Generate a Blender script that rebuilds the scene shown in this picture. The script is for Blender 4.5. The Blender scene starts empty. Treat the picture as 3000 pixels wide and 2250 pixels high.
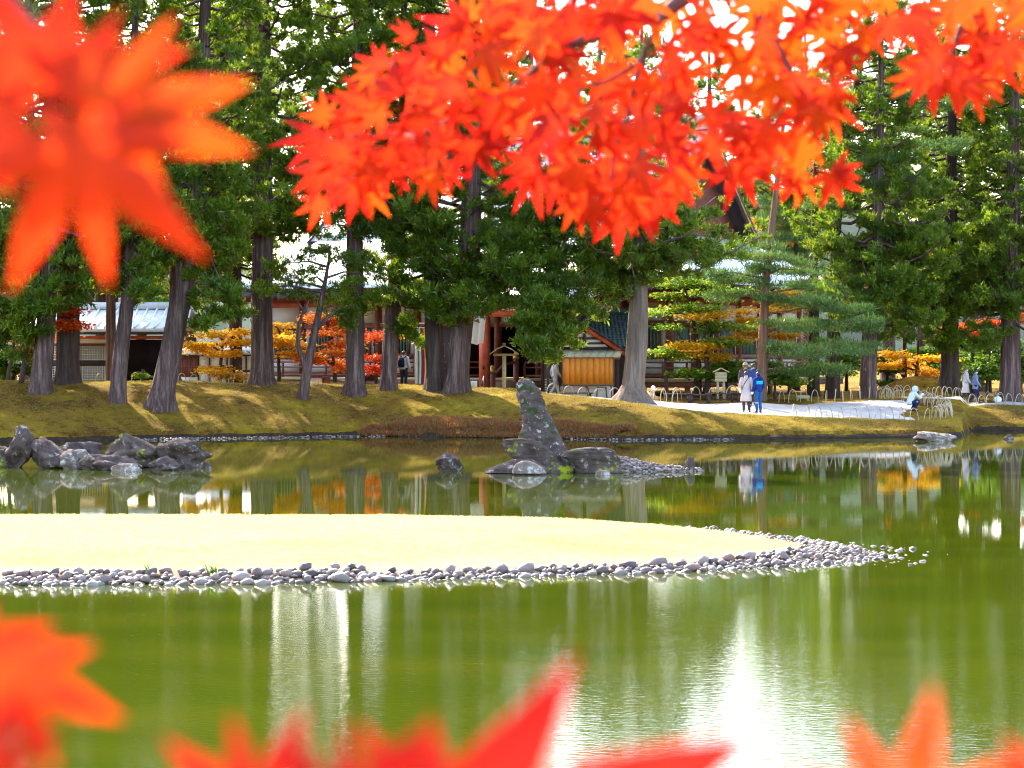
import bpy, bmesh, math, random
import numpy as np
from mathutils import Vector, Matrix, noise as mnoise

# ------------------------------------------------------------------ camera, sky, sun, exposure
F, EYE, HY, CX = 6500.0, 3.1, 1050.0, 1500.0        # photo pixels: focal length, eye height, horizon row, centre column
scene = bpy.context.scene
COL = scene.collection
cam_data = bpy.data.cameras.new('camera')
cam = bpy.data.objects.new('camera', cam_data)
COL.objects.link(cam)
cam.location = (0, 0, EYE)
cam.rotation_euler = (math.radians(90), 0, 0)
cam_data.sensor_width = 36.0
cam_data.lens = F / 3000.0 * 36.0
cam_data.shift_y = -75.0 / 3000.0
cam_data.clip_start = 0.05
cam_data.clip_end = 5000
cam_data.dof.use_dof = True
cam_data.dof.focus_distance = 80.0
cam_data.dof.aperture_fstop = 12.5
scene.camera = cam

SUN_AZ, SUN_EL = math.radians(-29), math.radians(33)   # measured from +Y (the view), minus = to the left
world = bpy.data.worlds.new('World')
scene.world = world
world.use_nodes = True
wn = world.node_tree.nodes
sky = wn.new('ShaderNodeTexSky')
sky.sky_type = 'NISHITA'
sky.sun_disc = False
sky.sun_elevation = SUN_EL
sky.sun_rotation = SUN_AZ
sky.air_density = 1.0
sky.dust_density = 2.2
sky.ozone_density = 1.0
wn['Background'].inputs['Strength'].default_value = 0.15
world.node_tree.links.new(sky.outputs[0], wn['Background'].inputs['Color'])

sun_data = bpy.data.lights.new('sun', 'SUN')
sun_data.energy = 2.75
sun_data.angle = math.radians(0.5)
sun_data.color = (1.0, 0.93, 0.82)
sun = bpy.data.objects.new('sun', sun_data)
COL.objects.link(sun)
sd = Vector((math.sin(SUN_AZ) * math.cos(SUN_EL), math.cos(SUN_AZ) * math.cos(SUN_EL), math.sin(SUN_EL)))
sun.rotation_euler = sd.to_track_quat('Z', 'Y').to_euler()
sun.location = (-30, 60, 60)

vs = scene.view_settings
vs.view_transform = 'Standard'
vs.look = 'None'
vs.exposure = 2.75
vs.gamma = 1.0
scene.render.engine = 'CYCLES'
cy = scene.cycles
cy.use_denoising = True
try:
    cy.denoiser = 'OPENIMAGEDENOISE'
    cy.denoising_input_passes = 'RGB_ALBEDO_NORMAL'
except Exception:
    pass
cy.filter_width = 1.1
cy.max_bounces = 8
cy.transparent_max_bounces = 8
cy.diffuse_bounces = 3
cy.glossy_bounces = 3
cy.transmission_bounces = 4
cy.caustics_reflective = False
cy.caustics_refractive = False
cy.sample_clamp_indirect = 6.0

rng = np.random.default_rng(7)
R_ = random.Random(7)


# ------------------------------------------------------------------ helpers
def P(px, py, d):
    return Vector(((px - CX) / F * d, d, EYE - (py - HY) / F * d))


def MPP(d):
    return d / F                                      # metres per photo pixel at depth d


def link(o, parent=None):
    COL.objects.link(o)
    if parent is not None:
        o.parent = parent
    return o


def tag(o, label, cat, group=None):
    o['label'] = label
    o['category'] = cat
    if group:
        o['group'] = group
    return o


def empty(name, loc=(0, 0, 0), rz=0.0):
    o = bpy.data.objects.new(name, None)
    o.empty_display_size = 0.1
    o.location = loc
    o.rotation_euler = (0, 0, rz)
    return link(o)


def mesh_np(name, v, faces, mat=None, smooth=False, tint=None):
    """faces: list of index arrays, each (n,3) or (n,4)"""
    v = np.asarray(v, dtype=np.float32)
    me = bpy.data.meshes.new(name)
    me.vertices.add(len(v))
    me.vertices.foreach_set('co', v.ravel())
    faces = [np.asarray(f, dtype=np.int32) for f in faces if len(f)]
    loops = np.concatenate([f.ravel() for f in faces])
    sizes = np.concatenate([np.full(len(f), f.shape[1], dtype=np.int32) for f in faces])
    me.loops.add(len(loops))
    me.loops.foreach_set('vertex_index', loops)
    me.polygons.add(len(sizes))
    starts = np.zeros(len(sizes), dtype=np.int32)
    starts[1:] = np.cumsum(sizes)[:-1]
    me.polygons.foreach_set('loop_start', starts)
    me.polygons.foreach_set('loop_total', sizes)
    if smooth:
        me.polygons.foreach_set('use_smooth', np.ones(len(sizes), dtype=bool))
    me.update(calc_edges=True)
    if tint is not None:
        a = me.attributes.new('tint', 'FLOAT_COLOR', 'POINT')
        t = np.ones((len(v), 4), dtype=np.float32)
        t[:, :3] = tint
        a.data.foreach_set('color', t.ravel())
    if mat:
        me.materials.append(mat)
    me.validate()
    return me


def obj(name, me, parent=None):
    return link(bpy.data.objects.new(name, me), parent)


class MB:
    """collects simple shapes into one mesh"""
    def __init__(self):
        self.v, self.f3, self.f4, self.n = [], [], [], 0

    def add(self, v, f3=(), f4=()):
        v = np.asarray(v, dtype=float).reshape(-1, 3)
        if len(f3):
            self.f3.append(np.asarray(f3, dtype=int) + self.n)
        if len(f4):
            self.f4.append(np.asarray(f4, dtype=int) + self.n)
        self.v.append(v)
        self.n += len(v)
        return self

    def box(self, x0, x1, y0, y1, z0, z1):
        v = [(x0, y0, z0), (x1, y0, z0), (x1, y1, z0), (x0, y1, z0), (x0, y0, z1), (x1, y0, z1), (x1, y1, z1), (x0, y1, z1)]
        return self.add(v, f4=[(0, 3, 2, 1), (4, 5, 6, 7), (0, 1, 5, 4), (1, 2, 6, 5), (2, 3, 7, 6), (3, 0, 4, 7)])

    def bar(self, a, b, w, h):
        """box beam from a to b, width w (horizontal), height h"""
        a, b = Vector(a), Vector(b)
        d = (b - a).normalized()
        s = d.cross(Vector((0, 0, 1)))
        s = s.normalized() if s.length > 1e-4 else Vector((1, 0, 0))
        u = s.cross(d).normalized()
        v = []
        for p in (a, b):
            for i, j in ((-1, -1), (1, -1), (1, 1), (-1, 1)):
                v.append(p + s * (i * w / 2) + u * (j * h / 2))
        return self.add(v, f4=[(0, 3, 2, 1), (4, 5, 6, 7), (0, 1, 5, 4), (1, 2, 6, 5), (2, 3, 7, 6), (3, 0, 4, 7)])

    def tube(self, pts, rad, seg=8, cap=True):
        pts = [Vector(p) for p in pts]
        n = len(pts)
        if not hasattr(rad, '__len__'):
            rad = [rad] * n
        rings = []
        ref = Vector((0, 0, 1))
        for i, p in enumerate(pts):
            t = (pts[min(i + 1, n - 1)] - pts[max(i - 1, 0)])
            t = t.normalized() if t.length > 1e-9 else Vector((0, 0, 1))
            if abs(t.dot(ref)) > 0.95:
                ref = Vector((1, 0, 0)) if abs(t.x) < 0.9 else Vector((0, 1, 0))
            s = t.cross(ref).normalized()
            u = s.cross(t).normalized()
            ref = u
            for k in range(seg):
                a = 2 * math.pi * k / seg
                rings.append(p + s * (math.cos(a) * rad[i]) + u * (math.sin(a) * rad[i]))
        f4 = [(i * seg + k, i * seg + (k + 1) % seg, (i + 1) * seg + (k + 1) % seg, (i + 1) * seg + k) for i in range(n - 1) for k in range(seg)]
        f3 = []
        if cap:
            rings += [pts[0], pts[-1]]
            f3 = [(n * seg, (k + 1) % seg, k) for k in range(seg)] + [(n * seg + 1, (n - 1) * seg + k, (n - 1) * seg + (k + 1) % seg) for k in range(seg)]
        return self.add(rings, f3, f4)

    def rings(self, levels, seg=12, cap=True):
        """levels: (cx, cy, z, rx, ry)"""
        v = []
        for cx, cyy, z, rx, ry in levels:
            for k in range(seg):
                a = 2 * math.pi * k / seg
                v.append((cx + math.cos(a) * rx, cyy + math.sin(a) * ry, z))
        n = len(levels)
        f4 = [(i * seg + k, i * seg + (k + 1) % seg, (i + 1) * seg + (k + 1) % seg, (i + 1) * seg + k) for i in range(n - 1) for k in range(seg)]
        f3 = []
        if cap:
            v += [(levels[0][0], levels[0][1], levels[0][2]), (levels[-1][0], levels[-1][1], levels[-1][2])]
            f3 = [(n * seg, (k + 1) % seg, k) for k in range(seg)] + [(n * seg + 1, (n - 1) * seg + k, (n - 1) * seg + (k + 1) % seg) for k in range(seg)]
        return self.add(v, f3, f4)

    def ball(self, c, rx, ry=None, rz=None, seg=10, rows=6):
        ry, rz = ry or rx, rz or rx
        lv = []
        for i in range(rows + 1):
            t = math.pi * i / rows
            s = max(math.sin(t), 0.02)
            lv.append((c[0], c[1], c[2] - math.cos(t) * rz, rx * s, ry * s))
        return self.rings(lv, seg)

    def quad(self, a, b, c, d):
        return self.add([a, b, c, d], f4=[(0, 1, 2, 3)])

    def mesh(self, name, mat, smooth=False):
        fs = []
        if self.f3:
            fs.append(np.concatenate(self.f3))
        if self.f4:
            fs.append(np.concatenate(self.f4))
        return mesh_np(name, np.concatenate(self.v), fs, mat, smooth)

    def build(self, name, mat, parent=None, smooth=False):
        return obj(name, self.mesh(name, mat, smooth), parent)


# ------------------------------------------------------------------ materials
def nodes_of(name):
    m = bpy.data.materials.new(name)
    m.use_nodes = True
    nt = m.node_tree
    return m, nt, nt.nodes, nt.links, nt.nodes['Principled BSDF']


def ramp(nt, fac, stops):
    r = nt.nodes.new('ShaderNodeValToRGB')
    cr = r.color_ramp
    while len(cr.elements) < len(stops):
        cr.elements.new(0.5)
    for e, (p, c) in zip(cr.elements, stops):
        e.position = p
        e.color = (*c, 1) if len(c) == 3 else c
    if fac is not None:
        nt.links.new(fac, r.inputs['Fac'])
    return r


def noise_tex(nt, scale, detail=4, rough=0.6, mapping=None, coord='Object'):
    tc = nt.nodes.new('ShaderNodeTexCoord')
    n = nt.nodes.new('ShaderNodeTexNoise')
    n.inputs['Scale'].default_value = scale
    n.inputs['Detail'].default_value = detail
    n.inputs['Roughness'].default_value = rough
    src = tc.outputs[coord]
    if mapping:
        mp = nt.nodes.new('ShaderNodeMapping')
        mp.inputs['Scale'].default_value = mapping
        nt.links.new(src, mp.inputs['Vector'])
        src = mp.outputs[0]
    nt.links.new(src, n.inputs['Vector'])
    return n


def mixc(nt, fac, a, b, mode='MIX'):
    m = nt.nodes.new('ShaderNodeMix')
    m.data_type = 'RGBA'
    m.blend_type = mode
    for sock, val in ((m.inputs[0], fac), (m.inputs[6], a), (m.inputs[7], b)):
        if hasattr(val, 'links') or isinstance(val, bpy.types.NodeSocket):
            nt.links.new(val, sock)
        elif isinstance(val, (int, float)):
            sock.default_value = val
        else:
            sock.default_value = (*val, 1)
    return m.outputs[2]


def bump(nt, height, strength, dist=0.02, normal=None):
    b = nt.nodes.new('ShaderNodeBump')
    b.inputs['Strength'].default_value = strength
    b.inputs['Distance'].default_value = dist
    nt.links.new(height, b.inputs['Height'])
    if normal:
        nt.links.new(normal, b.inputs['Normal'])
    return b.outputs[0]


def plain(name, c, rough=0.7, var=0.25, scale=3.0, bmp=0.15, metal=0.0, mapping=None, c2=None):
    m, nt, N, L, bs = nodes_of(name)
    n = noise_tex(nt, scale, 5, 0.65, mapping)
    lo = tuple(x * (1 - var) for x in c)
    hi = c2 or tuple(min(1, x * (1 + var)) for x in c)
    r = ramp(nt, n.outputs['Fac'], [(0.3, lo), (0.7, hi)])
    L.new(r.outputs[0], bs.inputs['Base Color'])
    bs.inputs['Roughness'].default_value = rough
    bs.inputs['Metallic'].default_value = metal
    if rough > 0.75:
        bs.inputs['Specular IOR Level'].default_value = 0.12
    if bmp:
        L.new(bump(nt, n.outputs['Fac'], bmp, 0.03), bs.inputs['Normal'])
    return m


def foliage_mat(name, dark, mid, tip, brown=None, trans=0.45, tcol=None, brown_at=0.94):
    m, nt, N, L, bs = nodes_of(name)
    N.remove(bs)
    at = N.new('ShaderNodeAttribute')
    at.attribute_name = 'tint'
    sep = N.new('ShaderNodeSeparateColor')
    L.new(at.outputs['Color'], sep.inputs[0])
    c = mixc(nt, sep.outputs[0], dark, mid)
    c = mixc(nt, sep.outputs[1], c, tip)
    if brown:
        lt = N.new('ShaderNodeMath')
        lt.operation = 'GREATER_THAN'
        lt.inputs[1].default_value = brown_at
        L.new(sep.outputs[2], lt.inputs[0])
        c = mixc(nt, lt.outputs[0], c, brown)
    d = N.new('ShaderNodeBsdfDiffuse')
    L.new(c, d.inputs['Color'])
    t = N.new('ShaderNodeBsdfTranslucent')
    L.new(mixc(nt, 0.5, c, tcol, 'MIX') if tcol else c, t.inputs['Color'])
    g = N.new('ShaderNodeBsdfGlossy')
    g.inputs['Roughness'].default_value = 0.45
    g.inputs['Color'].default_value = (0.8, 0.85, 0.8, 1)
    mx = N.new('ShaderNodeMixShader')
    mx.inputs[0].default_value = trans
    L.new(d.outputs[0], mx.inputs[1])
    L.new(t.outputs[0], mx.inputs[2])
    m2 = N.new('ShaderNodeMixShader')
    m2.inputs[0].default_value = 0.035
    L.new(mx.outputs[0], m2.inputs[1])
    L.new(g.outputs[0], m2.inputs[2])
    L.new(m2.outputs[0], N['Material Output'].inputs['Surface'])
    return m


M = {}
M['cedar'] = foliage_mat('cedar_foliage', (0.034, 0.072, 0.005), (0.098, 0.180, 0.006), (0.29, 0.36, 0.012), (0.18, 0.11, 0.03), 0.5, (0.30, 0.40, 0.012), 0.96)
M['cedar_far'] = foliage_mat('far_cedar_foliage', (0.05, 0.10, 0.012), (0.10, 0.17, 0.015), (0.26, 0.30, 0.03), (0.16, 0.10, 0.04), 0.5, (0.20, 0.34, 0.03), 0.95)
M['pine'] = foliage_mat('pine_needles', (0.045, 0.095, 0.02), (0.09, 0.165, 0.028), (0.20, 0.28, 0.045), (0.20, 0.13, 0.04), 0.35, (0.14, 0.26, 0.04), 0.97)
M['broad'] = foliage_mat('broadleaf_foliage', (0.035, 0.085, 0.008), (0.075, 0.18, 0.014), (0.20, 0.33, 0.02), (0.30, 0.24, 0.03), 0.5, (0.24, 0.42, 0.03), 0.93)
M['maple_yellow'] = foliage_mat('yellow_maple_foliage', (0.62, 0.32, 0.012), (0.82, 0.52, 0.015), (0.90, 0.70, 0.04), (0.72, 0.26, 0.02), 0.5, (0.95, 0.55, 0.03), 0.8)
M['maple_lime'] = foliage_mat('lime_maple_foliage', (0.06, 0.16, 0.012), (0.14, 0.28, 0.02), (0.30, 0.42, 0.03), (0.65, 0.45, 0.03), 0.5, (0.40, 0.55, 0.03), 0.88)
M['maple_orange'] = foliage_mat('orange_maple_foliage', (0.60, 0.12, 0.012), (0.80, 0.25, 0.02), (0.85, 0.38, 0.04), (0.70, 0.05, 0.02), 0.5, (0.95, 0.30, 0.03), 0.75)
M['maple_red'] = foliage_mat('red_maple_foliage', (0.55, 0.03, 0.01), (0.72, 0.08, 0.015), (0.80, 0.18, 0.02), (0.75, 0.30, 0.02), 0.5, (0.95, 0.12, 0.02), 0.85)


def bark_mat(name, c1, c2, c3):
    m, nt, N, L, bs = nodes_of(name)
    n = noise_tex(nt, 2.5, 6, 0.75, (3.2, 3.2, 0.20))
    big = noise_tex(nt, 0.8, 3, 0.6)
    r = ramp(nt, n.outputs['Fac'], [(0.34, c1), (0.50, c2), (0.66, c3)])
    c = mixc(nt, big.outputs['Fac'], r.outputs[0], tuple(x * 0.6 for x in c2))
    L.new(c, bs.inputs['Base Color'])
    bs.inputs['Roughness'].default_value = 0.95
    bs.inputs['Specular IOR Level'].default_value = 0.15
    L.new(bump(nt, n.outputs['Fac'], 0.9, 0.06), bs.inputs['Normal'])
    return m


M['bark'] = bark_mat('cedar_bark', (0.022, 0.012, 0.012), (0.13, 0.075, 0.066), (0.40, 0.28, 0.24))
M['bark_pale'] = bark_mat('pale_cedar_bark', (0.075, 0.05, 0.038), (0.22, 0.16, 0.125), (0.37, 0.30, 0.24))
M['bark_pine'] = bark_mat('pine_bark', (0.09, 0.045, 0.03), (0.25, 0.13, 0.085), (0.42, 0.24, 0.16))
M['bark_dark'] = bark_mat('dark_bark', (0.03, 0.02, 0.018), (0.085, 0.055, 0.045), (0.17, 0.12, 0.10))


def ground_mat():
    m, nt, N, L, bs = nodes_of('moss_and_dry_grass')
    a = noise_tex(nt, 0.35, 6, 0.62)
    b = noise_tex(nt, 2.6, 6, 0.7)
    f = noise_tex(nt, 14.0, 5, 0.75)
    moss = ramp(nt, a.outputs['Fac'], [(0.32, (0.13, 0.062, 0.016)), (0.46, (0.26, 0.145, 0.020)), (0.58, (0.34, 0.215, 0.018)), (0.72, (0.56, 0.39, 0.030))])
    patch = ramp(nt, b.outputs['Fac'], [(0.36, (0.35, 0.27, 0.22)), (0.5, (0.9, 0.88, 0.85)), (0.8, (1.0, 1.0, 0.9))])
    c = mixc(nt, 0.85, moss.outputs[0], patch.outputs[0], 'MULTIPLY')
    fine = ramp(nt, f.outputs['Fac'], [(0.30, (0.55, 0.52, 0.5)), (0.65, (1, 1, 1))])
    c = mixc(nt, 0.8, c, fine.outputs[0], 'MULTIPLY')
    L.new(c, bs.inputs['Base Color'])
    bs.inputs['Roughness'].default_value = 1.0
    bs.inputs['Specular IOR Level'].default_value = 0.05
    L.new(bump(nt, f.outputs['Fac'], 0.8, 0.08, bump(nt, b.outputs['Fac'], 0.6, 0.25)), bs.inputs['Normal'])
    return m


M['ground'] = ground_mat()
M['lawn'] = plain('dry_lawn', (0.62, 0.56, 0.27), 1.0, 0.18, 1.7, 0.3, c2=(0.70, 0.70, 0.36), mapping=(1, 2.5, 1))
M['path'] = plain('pale_gravel_path', (0.50, 0.43, 0.39), 0.95, 0.12, 2.2, 0.15)
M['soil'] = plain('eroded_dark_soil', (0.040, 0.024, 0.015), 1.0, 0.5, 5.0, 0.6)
M['heath'] = foliage_mat('rusty_waterside_plants', (0.20, 0.055, 0.020), (0.34, 0.11, 0.03), (0.42, 0.20, 0.05), (0.25, 0.22, 0.05), 0.35, (0.5, 0.2, 0.04), 0.85)
M['grass'] = foliage_mat('dry_grass_blades', (0.50, 0.40, 0.12), (0.62, 0.58, 0.22), (0.55, 0.62, 0.22), None, 0.4, (0.8, 0.75, 0.3))
M['moss_grass'] = foliage_mat('moss_tufts', (0.12, 0.065, 0.015), (0.30, 0.19, 0.02), (0.48, 0.35, 0.03), (0.24, 0.11, 0.04), 0.4, (0.5, 0.45, 0.06), 0.85)


def rock_mat(name, c1, c2, lichen, moss, lich_at=0.62, moss_at=0.66):
    m, nt, N, L, bs = nodes_of(name)
    n = noise_tex(nt, 2.2, 8, 0.7)
    n2 = noise_tex(nt, 5.0, 7, 0.72)
    n3 = noise_tex(nt, 1.6, 5, 0.6, (1, 1, 1.3))
    base = ramp(nt, n.outputs['Fac'], [(0.3, c1), (0.7, c2)])
    lf = ramp(nt, n2.outputs['Fac'], [(lich_at - 0.03, (0, 0, 0)), (lich_at + 0.04, (1, 1, 1))])
    c = mixc(nt, lf.outputs[0], base.outputs[0], lichen)
    mf = ramp(nt, n3.outputs['Fac'], [(moss_at - 0.02, (0, 0, 0)), (moss_at + 0.05, (1, 1, 1))])
    c = mixc(nt, mf.outputs[0], c, moss)
    L.new(c, bs.inputs['Base Color'])
    bs.inputs['Roughness'].default_value = 0.95
    bs.inputs['Specular IOR Level'].default_value = 0.1
    L.new(bump(nt, n2.outputs['Fac'], 0.9, 0.05, bump(nt, n.outputs['Fac'], 0.8, 0.12)), bs.inputs['Normal'])
    return m


M['rock'] = rock_mat('dark_weathered_rock', (0.045, 0.028, 0.024), (0.175, 0.120, 0.102), (0.45, 0.39, 0.34), (0.16, 0.19, 0.02), 0.60, 0.70)
M['stone_tall'] = rock_mat('lichened_standing_stone', (0.048, 0.032, 0.028), (0.175, 0.125, 0.11), (0.55, 0.49, 0.44), (0.045, 0.065, 0.018), 0.60, 0.56)
M['rock_moss'] = rock_mat('mossy_rock', (0.045, 0.029, 0.024), (0.165, 0.118, 0.095), (0.42, 0.36, 0.30), (0.34, 0.36, 0.02), 0.62, 0.62)
M['rock_pink'] = rock_mat('pale_pinkish_rock', (0.13, 0.09, 0.07), (0.31, 0.23, 0.185), (0.52, 0.46, 0.40), (0.30, 0.22, 0.10), 0.56, 0.74)


def cobble_mat():
    m, nt, N, L, bs = nodes_of('cobble_stone')
    oi = N.new('ShaderNodeObjectInfo')
    n = noise_tex(nt, 9.0, 5, 0.7)
    at = N.new('ShaderNodeAttribute')
    at.attribute_name = 'tint'
    sep = N.new('ShaderNodeSeparateColor')
    L.new(at.outputs['Color'], sep.inputs[0])
    ad = N.new('ShaderNodeMath')
    ad.operation = 'ADD'
    L.new(oi.outputs['Random'], ad.inputs[0])
    L.new(sep.outputs[0], ad.inputs[1])
    fr = N.new('ShaderNodeMath')
    fr.operation = 'FRACT'
    L.new(ad.outputs[0], fr.inputs[0])
    r = ramp(nt, fr.outputs[0], [(0.0, (0.070, 0.045, 0.040)), (0.45, (0.18, 0.125, 0.110)), (0.8, (0.32, 0.245, 0.215)), (1.0, (0.25, 0.13, 0.09))])
    rr = ramp(nt, n.outputs['Fac'], [(0.3, (0.7, 0.7, 0.7)), (0.7, (1.1, 1.1, 1.1))])
    L.new(mixc(nt, 1.0, r.outputs[0], rr.outputs[0], 'MULTIPLY'), bs.inputs['Base Color'])
    bs.inputs['Roughness'].default_value = 0.6
    L.new(bump(nt, n.outputs['Fac'], 0.4, 0.02), bs.inputs['Normal'])
    return m


M['cobble'] = cobble_mat()


def water_mat():
    m, nt, N, L, bs = nodes_of('pond_water')
    tc = N.new('ShaderNodeTexCoord')
    geo = N.new('ShaderNodeNewGeometry')
    sp = N.new('ShaderNodeSeparateXYZ')
    L.new(geo.outputs['Position'], sp.inputs[0])
    # breeze patches: ripples fade where the pond lies sheltered below the far bank
    mr = N.new('ShaderNodeMapRange')
    mr.interpolation_type = 'SMOOTHSTEP'
    mr.inputs['From Min'].default_value = 17
    mr.inputs['From Max'].default_value = 36
    mr.inputs['To Min'].default_value = 1.0
    mr.inputs['To Max'].default_value = 0.07
    L.new(sp.outputs['Y'], mr.inputs['Value'])
    mp = N.new('ShaderNodeMapping')
    mp.inputs['Scale'].default_value = (1.3, 3.0, 1)
    L.new(geo.outputs['Position'], mp.inputs['Vector'])
    n1 = N.new('ShaderNodeTexNoise')
    n1.inputs['Scale'].default_value = 5.5
    n1.inputs['Detail'].default_value = 3.0
    n1.inputs['Roughness'].default_value = 0.55
    L.new(mp.outputs[0], n1.inputs['Vector'])
    mp2 = N.new('ShaderNodeMapping')
    mp2.inputs['Scale'].default_value = (0.25, 0.7, 1)
    L.new(geo.outputs['Position'], mp2.inputs['Vector'])
    n2 = N.new('ShaderNodeTexNoise')
    n2.inputs['Scale'].default_value = 1.0
    n2.inputs['Detail'].default_value = 2.0
    L.new(mp2.outputs[0], n2.inputs['Vector'])
    st = N.new('ShaderNodeMath')
    st.operation = 'MULTIPLY'
    st.inputs[1].default_value = 0.17
    L.new(mr.outputs[0], st.inputs[0])
    b = N.new('ShaderNodeBump')
    b.inputs['Distance'].default_value = 0.014
    L.new(st.outputs[0], b.inputs['Strength'])
    L.new(n1.outputs['Fac'], b.inputs['Height'])
    b2 = N.new('ShaderNodeBump')
    b2.inputs['Distance'].default_value = 0.05
    b2.inputs['Strength'].default_value = 0.010
    L.new(n2.outputs['Fac'], b2.inputs['Height'])
    L.new(b.outputs[0], b2.inputs['Normal'])
    L.new(b2.outputs[0], bs.inputs['Normal'])
    silt = ramp(nt, n2.outputs['Fac'], [(0.3, (0.034, 0.050, 0.002)), (0.7, (0.052, 0.062, 0.003))])
    L.new(silt.outputs[0], bs.inputs['Base Color'])
    bs.inputs['Roughness'].default_value = 0.02
    bs.inputs['IOR'].default_value = 1.5
    return m


M['water'] = water_mat()
M['vermilion'] = plain('weathered_vermilion', (0.50, 0.085, 0.035), 0.6, 0.25, 2.5, 0.1)
M['redbrown'] = plain('red_brown_timber', (0.22, 0.065, 0.045), 0.65, 0.35, 3.0, 0.15, mapping=(1, 1, 4))
M['plaster'] = plain('white_plaster', (0.86, 0.82, 0.78), 0.9, 0.06, 1.2, 0.05)
M['lattice_green'] = plain('green_lattice', (0.10, 0.20, 0.16), 0.6, 0.2)
M['dark_wood'] = plain('dark_timber', (0.055, 0.030, 0.028), 0.7, 0.35, 3.0, 0.15)
M['inside'] = plain('dim_interior', (0.02, 0.012, 0.012), 0.9, 0.2)  # near-black, the shade of the rooms is put into the colour
M['copper_roof'] = plain('pale_metal_roof', (0.80, 0.78, 0.75), 0.42, 0.06, 0.5, 0.03, 0.25)
M['tile'] = plain('dark_green_roof_tile', (0.035, 0.050, 0.045), 0.5, 0.3, 3.0, 0.2)
M['tile_grey'] = plain('grey_roof_tile', (0.72, 0.70, 0.67), 0.6, 0.12, 3.0, 0.1)
M['pale_wood'] = plain('bleached_wood', (0.46, 0.39, 0.24), 0.85, 0.2, 4.0, 0.2, mapping=(1, 1, 4))
M['orange_wood'] = plain('honey_varnished_wood', (0.74, 0.24, 0.018), 0.6, 0.16, 5.0, 0.05, mapping=(5, 1, 0.5))
M['mid_wood'] = plain('brown_wood', (0.20, 0.12, 0.075), 0.8, 0.3, 4.0, 0.2)
M['gold'] = plain('aged_brass', (0.55, 0.38, 0.10), 0.4, 0.2, 5.0, 0.05, 0.6)
M['bamboo'] = plain('dry_bamboo', (0.46, 0.37, 0.24), 0.6, 0.2, 8.0, 0.1)
M['straw'] = plain('straw_heap', (0.52, 0.30, 0.13), 1.0, 0.4, 9.0, 0.8)
M['white_paint'] = plain('white_paint', (0.8, 0.8, 0.8), 0.5, 0.05, 2, 0)
M['black'] = plain('black_plastic', (0.02, 0.02, 0.022), 0.5, 0.2, 4, 0)
M['metal'] = plain('galvanised_steel', (0.5, 0.5, 0.52), 0.35, 0.1, 4, 0, 0.8)
M['car_paint'] = plain('silver_car_paint', (0.48, 0.50, 0.53), 0.3, 0.04, 2, 0, 0.5)
M['car_glass'] = plain('dark_car_glass', (0.02, 0.022, 0.03), 0.05, 0.1, 2, 0)
M['rubber'] = plain('rubber', (0.02, 0.02, 0.02), 0.8, 0.2, 4, 0)
M['skin'] = plain('skin', (0.58, 0.36, 0.27), 0.6, 0.06, 8, 0)
M['hair'] = plain('dark_hair', (0.022, 0.015, 0.012), 0.5, 0.3, 20, 0.3)
M['hair_brown'] = plain('brown_hair', (0.16, 0.075, 0.04), 0.5, 0.3, 20, 0.3)


def cloth(name, c, var=0.12):
    if name not in M:
        M[name] = plain(name, c, 0.9, var, 7.0, 0.25)
    return M[name]


# ------------------------------------------------------------------ terrain
U_S = np.array([-6000, -300, 0, 350, 700, 1080, 1500, 1800, 2100, 2500, 2770, 2815, 2840, 3100, 9000.])
D_S = np.array([80, 81.5, 81.6, 84, 86.5, 88.5, 86.5, 84.7, 84.7, 85.7, 86.8, 88.5, 95, 95.5, 97])
W_S = np.array([10, 10, 10, 9.5, 9, 8.5, 7, 5.2, 3.8, 3.2, 3.0, 3.0, 5, 5, 6])
Z_S = np.array([2.2, 2.2, 2.17, 2.12, 2.05, 1.95, 1.80, 1.36, 0.90, 0.66, 0.63, 0.70, 0.93, 1.0, 1.2])


def sstep(t):
    t = np.clip(t, 0, 1)
    return t * t * (3 - 2 * t)


def terrain(x, y):
    x, y = np.asarray(x, float), np.asarray(y, float)
    yy = np.maximum(y, 5.0)
    u = CX + F * x / yy
    ds, w, zc = np.interp(u, U_S, D_S), np.interp(u, U_S, W_S), np.interp(u, U_S, Z_S)
    wob = 0.25 * np.sin(x * 0.9 + 1) + 0.15 * np.sin(x * 2.3) + 0.08 * np.sin(x * 5.1 + 2)
    t = yy - ds - wob * 0.7
    edge = 0.24 * sstep((t + 0.05) / 0.25)                     # small undercut step at the waterline
    prof = np.clip(t / w, 0, 1)
    prof = np.sin(prof * math.pi / 2) ** 0.92
    z = np.where(t < -0.05, np.maximum(-0.9, t * 0.5 - 0.05), edge + (zc - 0.24) * prof)
    back = sstep((t - w) / 11.0)
    z = z + back * (1.28 - zc)
    z = z + 0.95 * np.exp(-(((u - 2690) / 105) ** 2 + ((y - 108.0) / 2.4) ** 2) ** 1.5)
    z = z + np.where(t > 0.4, 0.05 * np.sin(x * 1.3 + y * 0.7) * np.sin(y * 1.1) + 0.025 * np.sin(x * 3.7 + 1) * np.sin(y * 2.9), 0)
    near = sstep((9.0 - y) / 7.0)                               # the bank that carries the viewer
    z = np.where(y < 12, -0.9 + near * 2.45, z)
    return z


def tz(x, y):
    return float(terrain(x, y))


def on_ground(px, py, d0=84.0, d1=125.0):
    """depth at which the view ray of a pixel meets the ground"""
    d = np.linspace(d0, d1, 2000)
    zr = EYE - (py - HY) / F * d
    zt = terrain((px - CX) / F * d, d)
    k = np.where(zt >= zr)[0]
    dd = d[k[0]] if len(k) else d1
    x = (px - CX) / F * dd
    return Vector((x, dd, tz(x, dd)))


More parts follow.
